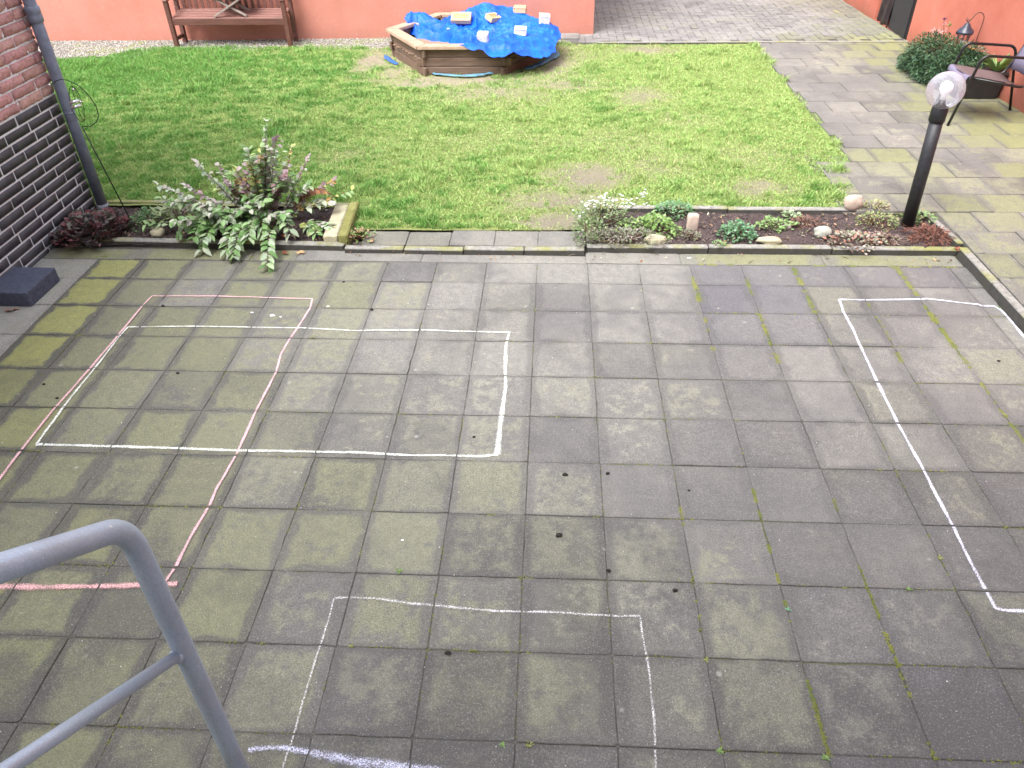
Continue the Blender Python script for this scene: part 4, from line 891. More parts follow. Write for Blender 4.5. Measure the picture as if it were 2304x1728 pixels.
# soil of the two beds
def bed(name, x0, y0, x1, y1, z, seed):
    nx_, ny_ = int((x1-x0)/.02), int((y1-y0)/.02); gx, gy = np.meshgrid(np.linspace(x0, x1, nx_), np.linspace(y0, y1, ny_)); x_, y_ = gx.ravel(), gy.ravel()
    zz = z+.028*(fbm(x_*5, y_*5, 3, seed)-.4)+.040*(fbm(x_*22, y_*22, 4, seed+2)-.5); idx = np.arange(nx_*ny_).reshape(ny_, nx_); F = np.stack([idx[:-1, :-1], idx[:-1, 1:], idx[1:, 1:], idx[1:, :-1]], -1).reshape(-1, 4)
    tag(np_mesh(name, np.c_[x_, y_, zz], F, M['soil'], smooth=True), kind='structure')
bed('soil_bed', -3.60, .47, -1.42, 1.18, .020, 3); bed('soil_bed', .36, .46, 2.95, 1.10, .028, 6)
tag(pebbles('soil_crumbs', 4200, (.42, .52, 2.9, 1.03), .034, .003, .010, M['pebble'], (.035, .022, .025), (.24, .17, .16), 8), 'loose dark soil crumbs scattered over the right flower bed', 'soil', kind='stuff')
tag(pebbles('soil_crumbs', 2400, (-3.45, .52, -1.56, 1.1), .028, .003, .010, M['pebble'], (.035, .022, .025), (.24, .17, .16), 9), 'loose dark soil crumbs scattered over the left flower bed', 'soil', kind='stuff')
tag(pebbles('grit', 340, (-3.5, -3.6, 2.9, .26), .004, .0015, .0042, M['pebble'], (.55, .52, .48), (.9, .88, .84), 10), 'tiny pale grit scattered over the patio slabs', 'grit', kind='stuff')

cushion('purple_heuchera', 'low dark purple brown plant with ruffled lobed leaves at the brick house corner', 'plant', (-3.33, .62, .02), .28, .22, .13, 420, .040, 0, [(.15, .085, .09), (.115, .095, .10), (.24, .09, .10), (.17, .17, .14)], 'dark_leaf', 3, True)
cushion('ground_plant', 'small fresh green rosette plant between the spinner stake and the shrub', 'plant', (-2.99, .80, .02), .13, .15, .12, 330, .024, .009, [(.09, .22, .05), (.13, .28, .08), (.06, .16, .05)], 'leaf', 4)
cushion('ground_plant', 'pale green plant with long pointed leaves at the left foot of the shrub', 'plant', (-2.74, .82, .02), .20, .14, .19, 160, .075, .014, [(.30, .38, .17), (.24, .33, .14), (.36, .42, .24)], 'leaf', 14)

# big shrub
def shrub():
    r = np.random.default_rng(77); root = thing('leafy_shrub', 'large straggly shrub with grey green and purplish leaves spilling over the left bed kerb', 'shrub', (-2.15, .80, .02))
    O = np.array([-2.15, .80, .02]); P = []; D = []; U = []; L = []; W = []; C = []; m = MB()
    up_ = [(.52, .58, .44), (.44, .55, .38), (.48, .44, .40), (.60, .62, .52)]; pur = [(.36, .23, .26), (.44, .32, .34), (.54, .44, .45), (.26, .15, .16)]; grn = [(.20, .36, .12), (.30, .46, .20), (.16, .30, .10), (.40, .52, .30)]
    yel = [(.50, .54, .18), (.40, .50, .16), (.44, .26, .10)]; brn = [(.33, .12, .05), (.24, .09, .05), (.42, .20, .10)]
    br = []   # base, tip, palette, leaves, size
    def B(bx, by, tip, pals, n, s=.052, sag=.12): br.append(((bx, by, .03), tip, pals, n, s, sag))
    B(-2.10, .85, (-1.94, .87, .80), up_+grn, 34, .060, -.03); B(-2.08, .86, (-1.90, .92, .66), pur+up_, 26, .056, 0); B(-2.12, .84, (-2.08, .80, .62), up_+grn, 26, .058, 0)
    B(-2.2, .82, (-2.42, .66, .56), up_, 24, .054, .02); B(-2.22, .84, (-2.30, .74, .52), pur+up_, 20, .05, .02); B(-2.25, .82, (-2.52, .60, .42), pur+up_, 20, .05, .04)
    B(-2.3, .82, (-2.70, .56, .44), up_, 20, .055, .04); B(-2.3, .80, (-2.60, .60, .30), up_+grn, 22, .055, .05); B(-2.35, .80, (-2.78, .70, .28), grn+up_, 20, .055, .05)
    B(-2.05, .88, (-1.80, .92, .60), yel+pur, 20, .045, .02); B(-2.0, .9, (-1.70, .97, .50), pur+up_, 16, .040, .03); B(-2.0, .9, (-1.56, 1.02, .29), pur+yel, 20, .045, .06)
    B(-2.05, .85, (-1.86, .80, .44), pur, 26, .056, .02); B(-2.05, .82, (-1.90, .72, .38), pur+grn, 26, .058, .03); B(-2.0, .85, (-1.72, .84, .32), grn+up_, 26, .058, .05); B(-1.95, .85, (-1.56, .86, .20), up_+yel, 22, .058, .08)
    B(-1.95, .9, (-1.45, 1.05, .20), grn+yel, 14, .05, .05)
    for k in range(24):
        q_ = -2.08+r.normal(0, .27); B(-2.15+r.normal(0, .10), .85, (q_, .88+r.normal(0, .09), (.62-.85*abs(q_+1.98))*(.55+.45*r.random())+.05), [grn+yel, grn+up_, yel+pur][k % 3], 26, .052, .03)
    for k in range(14): B(-2.2+r.normal(0, .15), .78, (-2.12+r.normal(0, .30), .58+r.normal(0, .06), .22+.10*r.random()), grn+up_, 24, .056, .04)
    # hanging over the kerb to the paving
    for tx_, ty_, tz_, n_ in ((-2.14, .24, .04, 26), (-2.20, .30, .07, 26), (-2.40, .34, .05, 26), (-2.48, .42, .10, 22), (-2.05, .36, .12, 28), (-1.86, .12, .03, 24), (-1.96, .40, .14, 26), (-1.78, .46, .12, 20), (-2.28, .44, .16, 24), (-2.62, .50, .10, 18)):
        B(tx_*.6-2.15*.4, .74, (tx_, ty_, tz_), grn+up_[:2], n_, .062, -.22)
    B(-1.82, .80, (-1.52, .62, .09), up_+grn, 16, .062, -.05); B(-1.80, .82, (-1.62, .56, .07), grn+yel, 14, .06, -.05); B(-2.35, .80, (-2.90, .60, .12), grn, 18, .05, .0)
    for (b, tip, pals, n, s, sag) in br:
        b = np.array(b); tip = np.array(tip); mid = (b+tip)/2+np.array([r.normal(0, .02), r.normal(0, .02), -sag if sag < 0 else sag]) if sag >= 0 else (b+tip)/2+np.array([0, 0, -sag])
        n = int(n*1.45); t_ = np.linspace(.22, 1, n)[:, None]; pt = b*(1-t_)**2+mid*2*t_*(1-t_)+tip*t_**2; tg = 2*(1-t_)*(mid-b)+2*t_*(tip-mid); tg /= np.linalg.norm(tg, axis=1, keepdims=True)
        sd_ = np.cross(tg, [0, 0, 1.]); sd_ /= np.linalg.norm(sd_, axis=1, keepdims=True)+1e-9; sg_ = np.where(np.arange(n) % 2 == 0, 1, -1)[:, None]
        rot = r.uniform(-.7, .7, (n, 1)); side = sd_*sg_*np.cos(rot)+np.cross(sd_, tg)*np.sin(rot)
        D.append(side+tg*r.uniform(.4, 1.1, (n, 1))+np.array([0, 0, -.1])); P.append(pt); U.append(np.array([0, 0, 1.])+r.normal(0, .25, (n, 3)))
        L.append(s*r.uniform(.7, 1.3, n)); W.append(s*.24*r.uniform(.8, 1.25, n)); C.append(pal(r, n, *pals))
        tt = np.linspace(0, 1, 9)[:, None]; m.tube([tuple(q) for q in (b*(1-tt)**2+mid*2*tt*(1-tt)+tip*tt**2-O)], [.0042-.003*k/8 for k in range(9)], 6)
    V, F, Cc = leaf_mesh(np.concatenate(P)-O, np.concatenate(D), np.concatenate(U), np.concatenate(L)*1.12, np.concatenate(W)*1.5, np.concatenate(C), curl=.2, fold=.35)
    np_mesh('leaves', V, F, M['leaf'], root, Cc); m.build('stems', M['stem'], root)
shrub()
# rusty fern frond
r = np.random.default_rng(5); fn = thing('fern_frond', 'rust brown dried fern frond lying over the right side of the shrub', 'fern', (-1.95, .92, .04))
n = 60; t_ = np.linspace(0, 1, n//2); b = np.array([0, 0, .02]); mid = np.array([.20, .0, .34]); tip = np.array([.42, -.02, .17]); pt = np.outer((1-t_)**2, b)+np.outer(2*t_*(1-t_), mid)+np.outer(t_**2, tip)
P = np.r_[pt, pt]; sgn = np.r_[np.ones(n//2), -np.ones(n//2)]; D = np.c_[.35*np.ones(n), sgn, -.25*np.ones(n)]; Ls = .075*np.r_[np.sin(t_*2.7+.35), np.sin(t_*2.7+.35)]
V, F, Cc = leaf_mesh(P, D, np.tile([0, 0, 1.], (n, 1)), Ls, Ls*.16, pal(r, n, (.36, .13, .05), (.26, .09, .04), (.45, .22, .10), (.14, .05, .03))); np_mesh('leaflets', V, F, M['leaf'], fn, Cc)
m = MB(); m.tube([tuple(q) for q in pt[::3]], .003, 6); m.build('stem', M['stem'], fn)

# right bed plants
cushion('white_flowering_plant', 'tall leafy mound under the white blossoms at the left end of the right bed', 'plant', (.46, .80, .03), .20, .22, .20, 620, .026, .007, [(.22, .30, .13), (.30, .36, .20), (.14, .22, .09)], 'leaf', 21)
wf = [o for o in COL.objects if o.name.startswith('white_flowering_plant')][0]
r = np.random.default_rng(9); P = []; C = []; st_ = MB()
for (fx, fy, fz, k, sp_) in [(.49, .79, .29, 5, .03), (.40, .80, .235, 9, .045), (.45, .80, .25, 9, .05), (.36, .78, .215, 8, .04), (.55, .78, .235, 7, .035), (.60, .77, .27, 5, .03), (.66, .77, .25, 6, .035), (.73, .76, .29, 5, .025), (.745, .75, .315, 7, .03), (.68, .76, .225, 4, .03), (.30, .78, .13, 4, .03), (.50, .79, .22, 8, .05), (.77, .76, .22, 3, .02), (.31, .60, .09, 3, .03), (.62, .78, .21, 5, .04)]:
    st_.tube([(fx*.5+.46*.5-.46, 0, .04), (fx-.46, fy-.80, fz-.03)], [.002, .0013], 5)
    P = []; C = []
    for q in range(k):
        c0 = np.array([fx-.46, fy-.80, fz-.03])+r.normal(0, sp_*.55, 3)
        for h in range(5): P.append((c0, h*1.257+r.random())); C.append((.88, .88, .86))
    Pp = np.array([p for p, a in P]); Dd = np.array([(math.cos(a), math.sin(a), .35) for p, a in P]); V, F, Cc = leaf_mesh(Pp, Dd, np.tile([0, 0, 1.], (len(P), 1)), np.full(len(P), .012), np.full(len(P), .0048), np.array(C), curl=0, fold=.1)
    np_mesh('flower_cluster', V, F, M['petal'], wf, Cc)
st_.build('flower_stems', M['green_stem'], wf)
cushion('heather', 'silvery grey trailing plant hanging over the kerb at the left end of the right bed', 'plant', (.60, .53, .035), .27, .13, .10, 700, .026, .005, [(.34, .32, .26), (.26, .28, .20), (.40, .33, .30), (.20, .26, .13)], 'leaf', 22)
cushion('ground_plant', 'trailing green sprigs spilling onto the step beside the right bed', 'plant', (.36, .62, .035), .12, .20, .12, 420, .024, .006, [(.14, .24, .07), (.20, .30, .12), (.32, .34, .22)], 'leaf', 23)
cushion('ground_plant', 'bright green leafy mat just behind the silvery trailing plant', 'plant', (.84, .74, .03), .20, .13, .10, 520, .026, .011, [(.26, .42, .12), (.34, .48, .18), (.18, .32, .08)], 'leaf', 24)
cushion('ground_plant', 'round blue green cushion plant at the rear edge of the right bed', 'plant', (1.02, 1.00, .03), .17, .12, .14, 480, .025, .011, [(.12, .28, .10), (.28, .42, .26), (.18, .34, .16)], 'leaf', 25)
cushion('ground_plant', 'mint green sedum cushion in the middle of the right bed', 'plant', (1.43, .64, .03), .15, .12, .13, 520, .024, .011, [(.14, .32, .15), (.24, .44, .26), (.10, .24, .10)], 'leaf', 26)
cushion('ground_plant', 'light green straggling plant right of the mint green cushion', 'plant', (1.74, .80, .03), .17, .10, .08, 240, .026, .011, [(.30, .46, .18), (.22, .36, .12)], 'leaf', 27)
cushion('ground_plant', 'tiny grey tuft in front of the flat upright brick', 'plant', (1.09, .62, .03), .09, .07, .07, 240, .018, .005, [(.30, .28, .20), (.22, .24, .16)], 'leaf', 28)
cushion('ground_plant', 'sprawling red and grey leaved plant hanging over the kerb left of the lamp', 'plant', (2.24, .55, .03), .24, .16, .08, 420, .027, .011, [(.40, .40, .30), (.30, .34, .22), (.42, .20, .14), (.48, .42, .36), (.26, .17, .14)], 'leaf', 29)
cushion('ground_plant', 'yellow green feathery plant just left of the lamp post', 'plant', (2.50, .86, .03), .19, .13, .11, 460, .022, .005, [(.34, .42, .16), (.24, .34, .12), (.42, .36, .20)], 'leaf', 30)
cushion('ground_plant', 'small green sprig right behind the lamp post', 'plant', (2.83, .93, .03), .12, .09, .09, 220, .024, .009, [(.24, .40, .14), (.34, .48, .22)], 'leaf', 31)
cushion('ground_plant', 'green and straw coloured tuft behind the kerb between stone and lamp', 'plant', (2.52, 1.08, .05), .16, .07, .09, 260, .026, .005, [(.40, .36, .18), (.30, .36, .14), (.46, .38, .24)], 'leaf', 32)
cushion('dry_tuft', 'reddish brown dead tuft in the right corner of the bed', 'plant', (2.80, .64, .03), .17, .17, .09, 620, .045, .003, [(.26, .10, .07), (.36, .17, .12), (.20, .08, .06)], 'leaf', 33, updir=.15)
cushion('dry_tuft', 'thin brown dead tuft at the rear of the bed above the grey stone', 'plant', (1.98, .86, .03), .14, .10, .06, 260, .04, .003, [(.26, .13, .10), (.34, .20, .15)], 'leaf', 34, updir=.15)
cushion('dry_tuft', 'pale brown dead stalks in front of the lamp post', 'plant', (2.46, .60, .03), .15, .10, .06, 260, .032, .003, [(.36, .25, .20), (.28, .17, .14), (.42, .34, .28)], 'leaf', 35, updir=.2)
cushion('ground_plant', 'small pale green leaf pair by the grey round stone', 'plant', (1.90, .97, .03), .08, .06, .06, 60, .035, .014, [(.30, .42, .20), (.36, .46, .28)], 'leaf', 36)
cushion('ground_plant', 'tiny weed growing on the kerb front of the right bed', 'plant', (1.28, .47, .046), .06, .045, .03, 70, .016, .006, [(.24, .38, .14)], 'leaf', 37)
cushion('ground_plant', 'green weed with dead leaves by the mossy upright slab on the step', 'plant', (-1.30, .55, .045), .09, .10, .05, 120, .026, .008, [(.20, .32, .08), (.45, .26, .16), (.14, .22, .07)], 'leaf', 38)

def stone(name, label, c, d, material, seed, rz=0, flat=False):
    bm_ = bmesh.new(); bmesh.ops.create_icosphere(bm_, subdivisions=3, radius=1)
    for v in bm_.verts:
        f_ = .93+.60*(float(fbm(np.array([v.co.x*1.1+seed*3]), np.array([v.co.y*1.1+v.co.z*1.5+seed]), 3, seed)[0])-.5)
        p = v.co*f_
        if flat: p = Vector([math.copysign(abs(q)**.45, q) for q in p])*.8
        v.co = Vector((p.x*d[0], p.y*d[1], p.z*d[2]))
    me = bpy.data.meshes.new(name); bm_.to_mesh(me); bm_.free()
    for p in me.polygons: p.use_smooth = True
    o = link(name, me, material, None, c, (0, 0, rz)); return tag(o, label, 'stone', 'stones in the flower beds')
stone('stone', 'round mossy pale stone at the left foot of the shrub', (-2.84, .60, .055), (.060, .045, .045), M['stone_pale'], 1)
stone('stone', 'rounded pale boulder by the kerb at the left of the right bed', (.845, .53, .060), (.082, .05, .048), M['stone_pale'], 2)
stone('stone', 'flat tan brick-shaped stone standing upright in the right bed', (1.135, .80, .075), (.055, .035, .085), M['stone_pink'], 3, .05, True)
stone('stone', 'wide mossy stone by the kerb right of the mint green cushion', (1.65, .54, .055), (.095, .05, .040), M['stone_pale'], 4)
stone('stone', 'round pale grey stone in the centre right of the right bed', (2.045, .68, .060), (.065, .055, .052), M['stone_grey'], 5)
stone('stone', 'large pinkish upright stone on the rear kerb of the right bed', (2.37, 1.07, .12), (.075, .045, .075), M['stone_pink'], 6, .2)
stone('stone', 'small white pebble shaped stone beside the light green straggling plant', (1.83, .80, .045), (.035, .025, .018), M['white_stone'], 7)
# mossy upright slab ending the left bed
m = MB(); m.bar((-1.505, .50, .045), (-1.535, 1.02, .055), .105, .09, .008); o_ = m.build('edging_slab', M['stone_pale']); tag(o_, 'pale rough stone edging slab closing the right end of the left bed', 'edging stone')
m = MB(); m.bar((-1.405, .475, .052), (-1.440, 1.04, .062), .070, .115, .010); o_ = m.build('edging_slab', M['mossy_green']); tag(o_, 'yellow green mossy edging slab beside the step at the left bed', 'edging stone')

# fallen leaves
def fallen(name, label, spots, cols, size, seed, grp='fallen leaves on the paving and soil'):
    r = np.random.default_rng(seed)
    for i, (x_, y_, z_, lab) in enumerate(spots):
        c = np.array(cols[i % len(cols)]); n = 1; D = np.array([[r.normal(), r.normal(), .05]]); V, F, Cc = lobed_mesh(np.zeros((1, 3)), D, np.array([[.1, .1, 1.]]), np.array([size[i % len(size)]]), np.array([c]), 4, seed+i)
        o = np_mesh(name, V+np.array([[x_, y_, z_]]), F, M['leaf'], None, Cc); md = o.modifiers.new('t', 'SOLIDIFY'); md.thickness = .0012; tag(o, lab, 'leaf', grp)
fallen('fallen_leaf', '', [(-1.86, .60, .04, 'large orange red dead leaf on the soil at the right of the shrub'), (-1.78, .57, .045, 'pinkish dead leaf beside the large orange one in the left bed'), (-1.93, .57, .04, 'dark red dead leaf under the front of the shrub'),
    (-1.70, .365, .012, 'pink and yellow dead leaf on the paving below the left bed kerb'), (-1.80, .385, .012, 'reddish curled dead leaf touching the left bed kerb on the paving'), (-2.52, .60, .05, 'orange leaf on the soil below the pale pointed plant'),
    (-3.38, -.42, .008, 'orange brown dead leaf in front of the black concrete block'), (-1.30, .64, .06, 'pink dead leaf on the step beside the mossy edging slab'), (-1.22, .50, .052, 'small tan dead leaf on the step edge'), (2.90, .44, .05, 'orange leaf wedged in the kerb corner near the lamp')],
    [(.62, .20, .07), (.60, .36, .28), (.30, .07, .05), (.66, .45, .24), (.42, .14, .08)], [.042, .036, .034], 40)

r = np.random.default_rng(61)
def litter(name, x0, y0, x1, y1, n, z, label):
    a = r.uniform(0, 2*PI, n); P = np.c_[r.uniform(x0, x1, n), r.uniform(y0, y1, n), np.full(n, z)+r.uniform(0, .012, n)]
    tw = r.random(n) < .35; Ls = np.where(tw, r.uniform(.03, .08, n), r.uniform(.014, .034, n)); Ws = np.where(tw, .0012, Ls*r.uniform(.2, .34, n))
    V, F, Cc = leaf_mesh(P, np.c_[np.cos(a), np.sin(a), r.normal(0, .18, n)], np.c_[r.normal(0, .4, (n, 2)), np.ones(n)], Ls, Ws, pal(r, n, (.30, .17, .10), (.42, .28, .17), (.20, .11, .08), (.50, .44, .34), (.24, .26, .12), var=.3))
    tag(np_mesh(name, V, F, M['leaf'], None, Cc), label, 'litter', kind='stuff')
litter('leaf_litter', .44, .52, 2.90, 1.04, 330, .045, 'dry twigs and dead leaf bits strewn over the right bed soil')
litter('leaf_litter', -3.45, .52, -1.58, 1.10, 230, .040, 'dry twigs and dead leaf bits strewn over the left bed soil')
litter('leaf_litter', -1.35, .32, 2.85, .42, 60, .008, 'small plant bits gathered on the edging strip below the kerb')
for i, (x_, y_, a_, b_, lab) in enumerate([(-1.66, -.452, .020, .012, 'largest white bird dropping inside the top right of the pink chalk rectangle'), (-1.60, -.468, .009, .007, 'small white splash right of the largest bird dropping'), (-1.80, -.42, .012, .008, 'faint white splash left of the largest bird dropping'), (-1.33, -.335, .011, .008, 'white splash on the slab right of the pink chalk rectangle corner'), (-.53, -2.27, .007, .005, 'whitish splash above the faint chalk rectangle'), (1.06, .372, .016, .008, 'white splash on the edging strip below the right bed')]):
    m = MB(); m.prism([(a_*math.cos(q)*rnd.uniform(.7, 1.2), b_*math.sin(q)*rnd.uniform(.7, 1.2)) for q in np.linspace(0, 2*PI, 12)[:11]], 0, .0012)
    tag(m.build('bird_dropping', M['frosted_white'], loc=(x_, y_, .004)), lab, 'bird dropping', 'white bird droppings on the paving')
# small debris on the patio
DB = [(.180, -1.838, .012), (.383, -1.821, .009), (.150, -2.219, .013), (.356, -2.404, .009), (.620, -2.496, .010), (-.268, -2.817, .010), (.753, -1.921, .006), (-1.04, -.367, .010), (-1.299, -.017, .009), (-2.408, -.354, .010), (-2.017, -1.078, .009), (-2.591, -1.325, .008), (-2.734, -1.203, .008), (-.279, -1.577, .008), (2.635, -.833, .009)]
LB = ['dark clod beside a pale ring mark in the middle of the patio', 'small crumbly clod just right of the middle patio clod', 'largest black clod, central on the patio above the faint chalk rectangle', 'mossy dark clod on a joint right of the largest clod', 'reddish dark clod on the right of the patio middle', 'flat dark clod just under the top line of the faint chalk rectangle', 'tiny black speck right of the patio middle', 'black clod above the top edge of the white chalk rectangle', 'small black clod on a joint below the step', 'black clod inside the top of the pink chalk rectangle', 'small black clod inside both overlapping chalk rectangles', 'black clod left of the pink chalk line, nearer one of a pair', 'black clod left of the pink chalk line, farther one of a pair', 'small black crumb near the lower right corner of the white chalk rectangle', 'dark bit inside the violet white chalk rectangle']
for i, (x_, y_, s_) in enumerate(DB):
    bm_ = bmesh.new(); bmesh.ops.create_icosphere(bm_, subdivisions=2, radius=1)
    for v in bm_.verts: v.co = Vector((v.co.x*s_*1.15, v.co.y*s_*.9, v.co.z*s_*.6))*rnd.uniform(.75, 1.2)
    me = bpy.data.meshes.new('clod'); bm_.to_mesh(me); bm_.free(); o = link('clod', me, M['dark_clod'], None, (x_, y_, s_*.5)); tag(o, LB[i], 'clod', 'dark clods scattered on the patio')
WD = [(-.513, -2.437, 'weed on the joint left above the faint chalk rectangle'), (-.642, -2.799, 'weed on the joint inside the left of the faint chalk rectangle'), (-.04, -3.161, 'weed on the lowest joint inside the faint chalk rectangle, left of a pair'), (.048, -3.157, 'weed on the lowest joint inside the faint chalk rectangle, right of a pair'), (1.052, -2.571, 'blue green weed in the mossy joint right of the faint chalk rectangle'), (1.75, -2.286, 'fresh green weed just left of the violet white chalk line'), (1.558, -2.455, 'pale weed on a joint at the right of the patio'), (.698, -2.806, 'yellow moss tuft at a joint crossing on the lower right patio'), (1.034, -3.164, 'yellow weed at the lowest crossing of the mossy joint'), (-1.338, -.691, 'yellow weed just right of the pink chalk line'), (2.90, -.24, 'yellow green weed against the right kerb by the violet white chalk corner'), (2.447, -1.323, 'weed in the mossy joint inside the violet white chalk rectangle'), (.691, -3.156, 'yellow weed on the lowest visible joint at the bottom right')]
for i, (x_, y_, lab) in enumerate(WD):
    r = np.random.default_rng(i+200); n = 12; a = r.uniform(0, 6.3, n); col_ = [(.20, .32, .09), (.27, .29, .09)][i % 2] if i != 4 else (.18, .36, .22)
    V, F, Cc = leaf_mesh(np.c_[r.normal(0, .004, (n, 2)), np.full(n, .002)], np.c_[np.cos(a)*1.3, np.sin(a)*.9, r.uniform(.1, .8, n)], np.tile([0, 0, 1.], (n, 1)), r.uniform(.006, .018, n), r.uniform(.0018, .0045, n), pal(r, n, col_))
    o = np_mesh('weed', V+np.array([[x_, y_, 0]]), F, M['leaf'], None, Cc); tag(o, lab, 'weed', 'small weeds in the patio joints')
# moss in the joints
V = []; F = []; r = np.random.default_rng(3)
def moss_line(x0, y0, x1, y1, dens, w=.009, th=.45, s=.0048):
    L = math.hypot(x1-x0, y1-y0); n = int(L*dens)
    for i in range(n):
        f_ = r.random(); x_, y_ = x0+(x1-x0)*f_, y0+(y1-y0)*f_
        k = float(fbm(np.array([x_*6+3]), np.array([y_*6]), 3, 12)[0])
        k2_ = float(fbm(np.array([x_*31+1]), np.array([y_*31]), 2, 15)[0])
        if k < th or k2_ < .40: continue
        px, py = x_+r.normal(0, w*k)*(abs(y1-y0) > 0)+0*r.normal(), y_+r.normal(0, w*k)*(abs(x1-x0) > 0); q = s*r.uniform(.5, 1.3); b_ = len(V); z_ = .0005+q*.3
        pts = [(px+q*math.cos(a)*r.uniform(.6, 1.2), py+q*math.sin(a)*r.uniform(.6, 1.2), z_-.003) for a in np.linspace(0, 2*PI, 6)[:5]]+[(px, py, z_+q*.35)]
        V.extend(pts)
        for j in range(5): F.append((b_+j, b_+(j+1) % 5, b_+5))
for k, (xa, dn, th_) in enumerate([(1.05, 900, .50), (1.40, 900, .50), (1.75, 1600, .46), (2.10, 900, .50), (2.45, 1900, .38)]): moss_line(xa, .28, xa, -.9, dn, .017, th_)
moss_line(2.45, -.9, 2.45, -1.75, 1200, .009, .42); moss_line(1.05, -1.9, 1.05, -3.5, 1300, .008, .45); moss_line(1.40, -1.2, 1.40, -3.5, 420, .007, .55)
moss_line(1.0, .283, 2.9, .283, 1000, .014, .52); moss_line(-3.3, .33, -1.9, .33, 500, .02, .52); moss_line(.70, -2.0, .70, -3.5, 350, .007, .54)
for k in range(1, 10): moss_line(-3.5, -.35*k, 2.9, -.35*k, 130, .005, .56, .004)
for k in range(16): moss_line(-3.15+.35*k, .25, -3.15+.35*k, -3.4, 90, .005, .56, .004)
tag(np_mesh('moss', V, F, M['moss']), 'yellow green moss growing in the joints between patio slabs', 'moss', kind='stuff')

# ------------------------------------------------------------------ planter, bush, lantern, flowers
pl = MB(); pl.box((0, 0, .125), (.42, .80, .25), bevel=.012, seg=2, taper=1.07); pl.box((0, 0, .250), (.47, .88, .03), bevel=.01, seg=2)
o = pl.build('planter_box', M['planter_plastic'], loc=(4.44, 4.20, .066)); tag(o, 'black plastic planter trough standing by the orange wall behind the chair', 'planter')
# evergreen bush spilling from the planter
def bush():
    root = thing('evergreen_bush', 'dense dark green trailing evergreen bush in the black planter', 'shrub', (4.30, 4.5, .066)); O = np.array([4.30, 4.5, .066]); r = np.random.default_rng(8)
    blobs = [(4.36, 4.15, .38, .24, .25, .14), (4.28, 4.55, .32, .26, .26, .20), (4.20, 4.78, .22, .22, .22, .18), (4.34, 4.92, .26, .24, .22, .20), (4.17, 4.50, .16, .16, .28, .14), (4.40, 4.45, .27, .20, .26, .12), (4.20, 4.22, .24, .14, .22, .16), (4.45, 4.2, .34, .18, .2, .09), (4.20, 4.95, .14, .16, .14, .10)]
    P = []; D = []
    for (x_, y_, z_, a_, b_, c_) in blobs:
        n = 2600; d = r.normal(0, 1, (n, 3)); d /= np.linalg.norm(d, axis=1, keepdims=True); q = r.random(n)[:, None]**.35; lump = (.75+.5*fbm(d[:, 0]*3+x_*9, d[:, 1]*3+d[:, 2]*2, 3, 4))[:, None]
        p = np.array([x_, y_, z_])+d*q*lump*np.array([a_, b_, c_]); ok = (p[:, 2] > .07) & (p[:, 0] < wx(p[:, 1])-.01); P.append(p[ok]); D.append((d+np.array([-.2, -.2, -.15])+r.normal(0, .35, (n, 3)))[ok])
    P = np.concatenate(P)-O; D = np.concatenate(D); n = len(P); V, F, Cc = leaf_mesh(P, D, r.normal(0, .4, (n, 3))+[0, 0, 1], r.uniform(.018, .042, n), r.uniform(.003, .008, n), pal(r, n, (.035, .085, .040), (.065, .15, .075), (.028, .06, .027), (.12, .22, .13), (.09, .14, .045), var=.35)); np_mesh('leaves', V, F, M['leaf'], root, Cc)
    m = MB()
    for k in range(24): b = blobs[k % 9]; m.tube([(.08, -.3, .25), ((b[0]-O[0])*.6, (b[1]-O[1])*.6, b[2]), (b[0]-O[0]+r.normal(0, .06), b[1]-O[1]+r.normal(0, .06), b[2]-.02)], [.006, .004, .002], 5)
    m.build('branches', M['stem'], root)
    # orange autumn leaves caught in it
    V, F, Cc = lobed_mesh(np.array([(.10, -.32, .42), (.12, -.34, .40), (.08, -.30, .43)]), np.array([(-1, -.5, .2), (.4, -1, 0), (-.6, .3, .3)]), np.tile([0., -.3, 1.], (3, 1)), np.array([.035, .03, .03]), pal(r, 3, (.70, .30, .10))); np_mesh('autumn_leaves', V, F, M['leaf'], root, Cc)
bush()
def rosette(name, label, c, n, L, cols, seed, W=.012):
    r = np.random.default_rng(seed); root = thing(name, label, 'plant', c); a = r.uniform(0, 2*PI, n); V, F, Cc = leaf_mesh(np.c_[np.cos(a)*.01, np.sin(a)*.01, np.zeros(n)], np.c_[np.cos(a)*.6, np.sin(a)*.6, r.uniform(.5, 1.5, n)], np.c_[-np.cos(a), -np.sin(a), np.ones(n)], L*r.uniform(.6, 1.1, n), np.full(n, W), pal(r, n, *cols), curl=.25, fold=.3); np_mesh('leaves', V, F, M['leaf'], root, Cc); m = MB(); m.tube([(0, 0, -.08), (0, 0, .03)], .012, 8); m.build('stem', M['green_stem'], root); return root
rosette('strappy_plant', 'strappy green leaved plant standing by the orange wall behind the chair arm', (4.58, 3.86, .30), 26, .26, [(.16, .26, .07), (.26, .34, .10)], 5)
fl = thing('pink_flower_plant', 'thin stems with pink blossoms rising above the evergreen bush', 'flower', (4.44, 4.85, .30))
r = np.random.default_rng(4); P = []; C = []; st_ = MB()
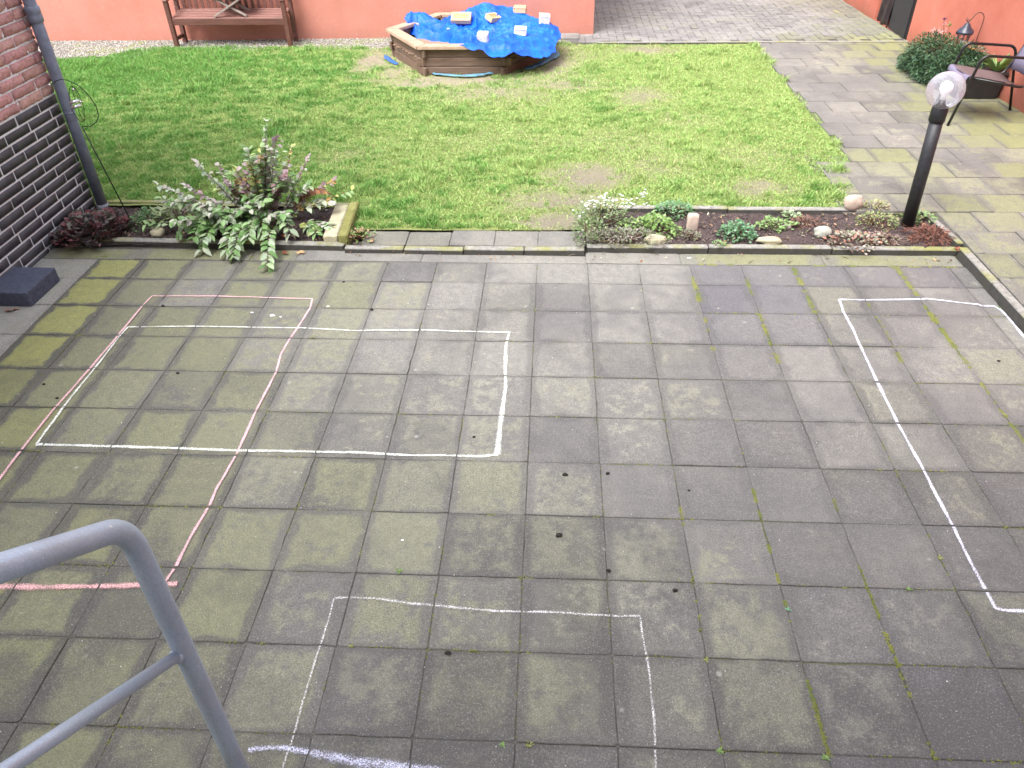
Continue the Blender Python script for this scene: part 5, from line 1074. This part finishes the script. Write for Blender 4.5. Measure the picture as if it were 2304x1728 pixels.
for (x_, y_, z_, c_) in [(4.37, 5.02, .46, (.85, .50, .48)), (4.40, 4.96, .48, (.8, .42, .40)), (4.40, 4.90, .47, (.9, .62, .60)), (4.43, 4.88, .49, (.85, .45, .42)), (4.42, 4.94, .55, (.80, .40, .40)), (4.41, 4.95, .585, (.12, .03, .12)), (4.44, 4.85, .55, (.15, .30, .08)), (4.33, 5.0, .46, (.85, .5, .45))]:
    st_.tube([(0, 0, 0), (x_-4.44, y_-4.85, z_-.30)], [.003, .0015], 5)
    for h in range(14): P.append((x_-4.44, y_-4.85, z_-.30)+r.normal(0, .008, 3)); C.append(c_)
P = np.array(P); V, F, Cc = leaf_mesh(P, r.normal(0, 1, P.shape), r.normal(0, 1, P.shape), np.full(len(P), .018), np.full(len(P), .007), np.array(C)); np_mesh('blossoms', V, F, M['petal'], fl, Cc); st_.build('stems', M['stem'], fl)
hk = thing('shepherd_hook', 'rusty shepherd hook rod standing in the planter against the orange wall', 'hook', (4.62, 4.55, .2))
m = MB(); arc = [(.0, 0, -.12), (.012, 0, .25), (.018, 0, .43)]+[(-.042+.06*math.cos(a), 0, .462+.072*math.sin(a)) for a in np.linspace(.0, 2.3, 10)]+[(-.105, 0, .475), (-.122, 0, .455), (-.140, 0, .447), (-.156, 0, .460), (-.158, 0, .482)]
m.tube(arc, .0045, 8); m.build('rod', M['rust_wire'], hk)
ln = thing('hanging_lantern', 'dark blue metal lantern with glass panes hanging from the shepherd hook', 'lantern', (4.486, 4.55, .42))
m = MB(); m.lathe([(.092, .110), (.096, .120), (.090, .135), (.045, .175), (.028, .205), (.012, .215), (.004, .232)], n=6); m.build('roof', M['lantern_metal'], ln)
m = MB(); m.tube([(.009*math.cos(a), 0, .24+.011*math.sin(a)) for a in np.linspace(0, 2*PI, 12, endpoint=False)], .002, 6, closed=True); m.build('ring', M['lantern_metal'], ln)
m = MB(); m.lathe([(.045, -.035), (.055, -.03), (.055, -.02), (.048, -.015)], n=6)
for k in range(6):
    a = k*PI/3; m.tube([(.048*math.cos(a), .048*math.sin(a), -.018), (.072*math.cos(a), .072*math.sin(a), .115)], .0035, 6)
m.build('frame', M['lantern_metal'], ln)
m = MB(); m.lathe([(.045, -.016), (.067, .112)], n=6); o = m.build('glass', M['lantern_glass'], ln)
m = MB(); m.lathe([(.02, -.015), (.02, .04), (.001, .042)], n=12); m.build('candle', M['frosted_white'], ln)
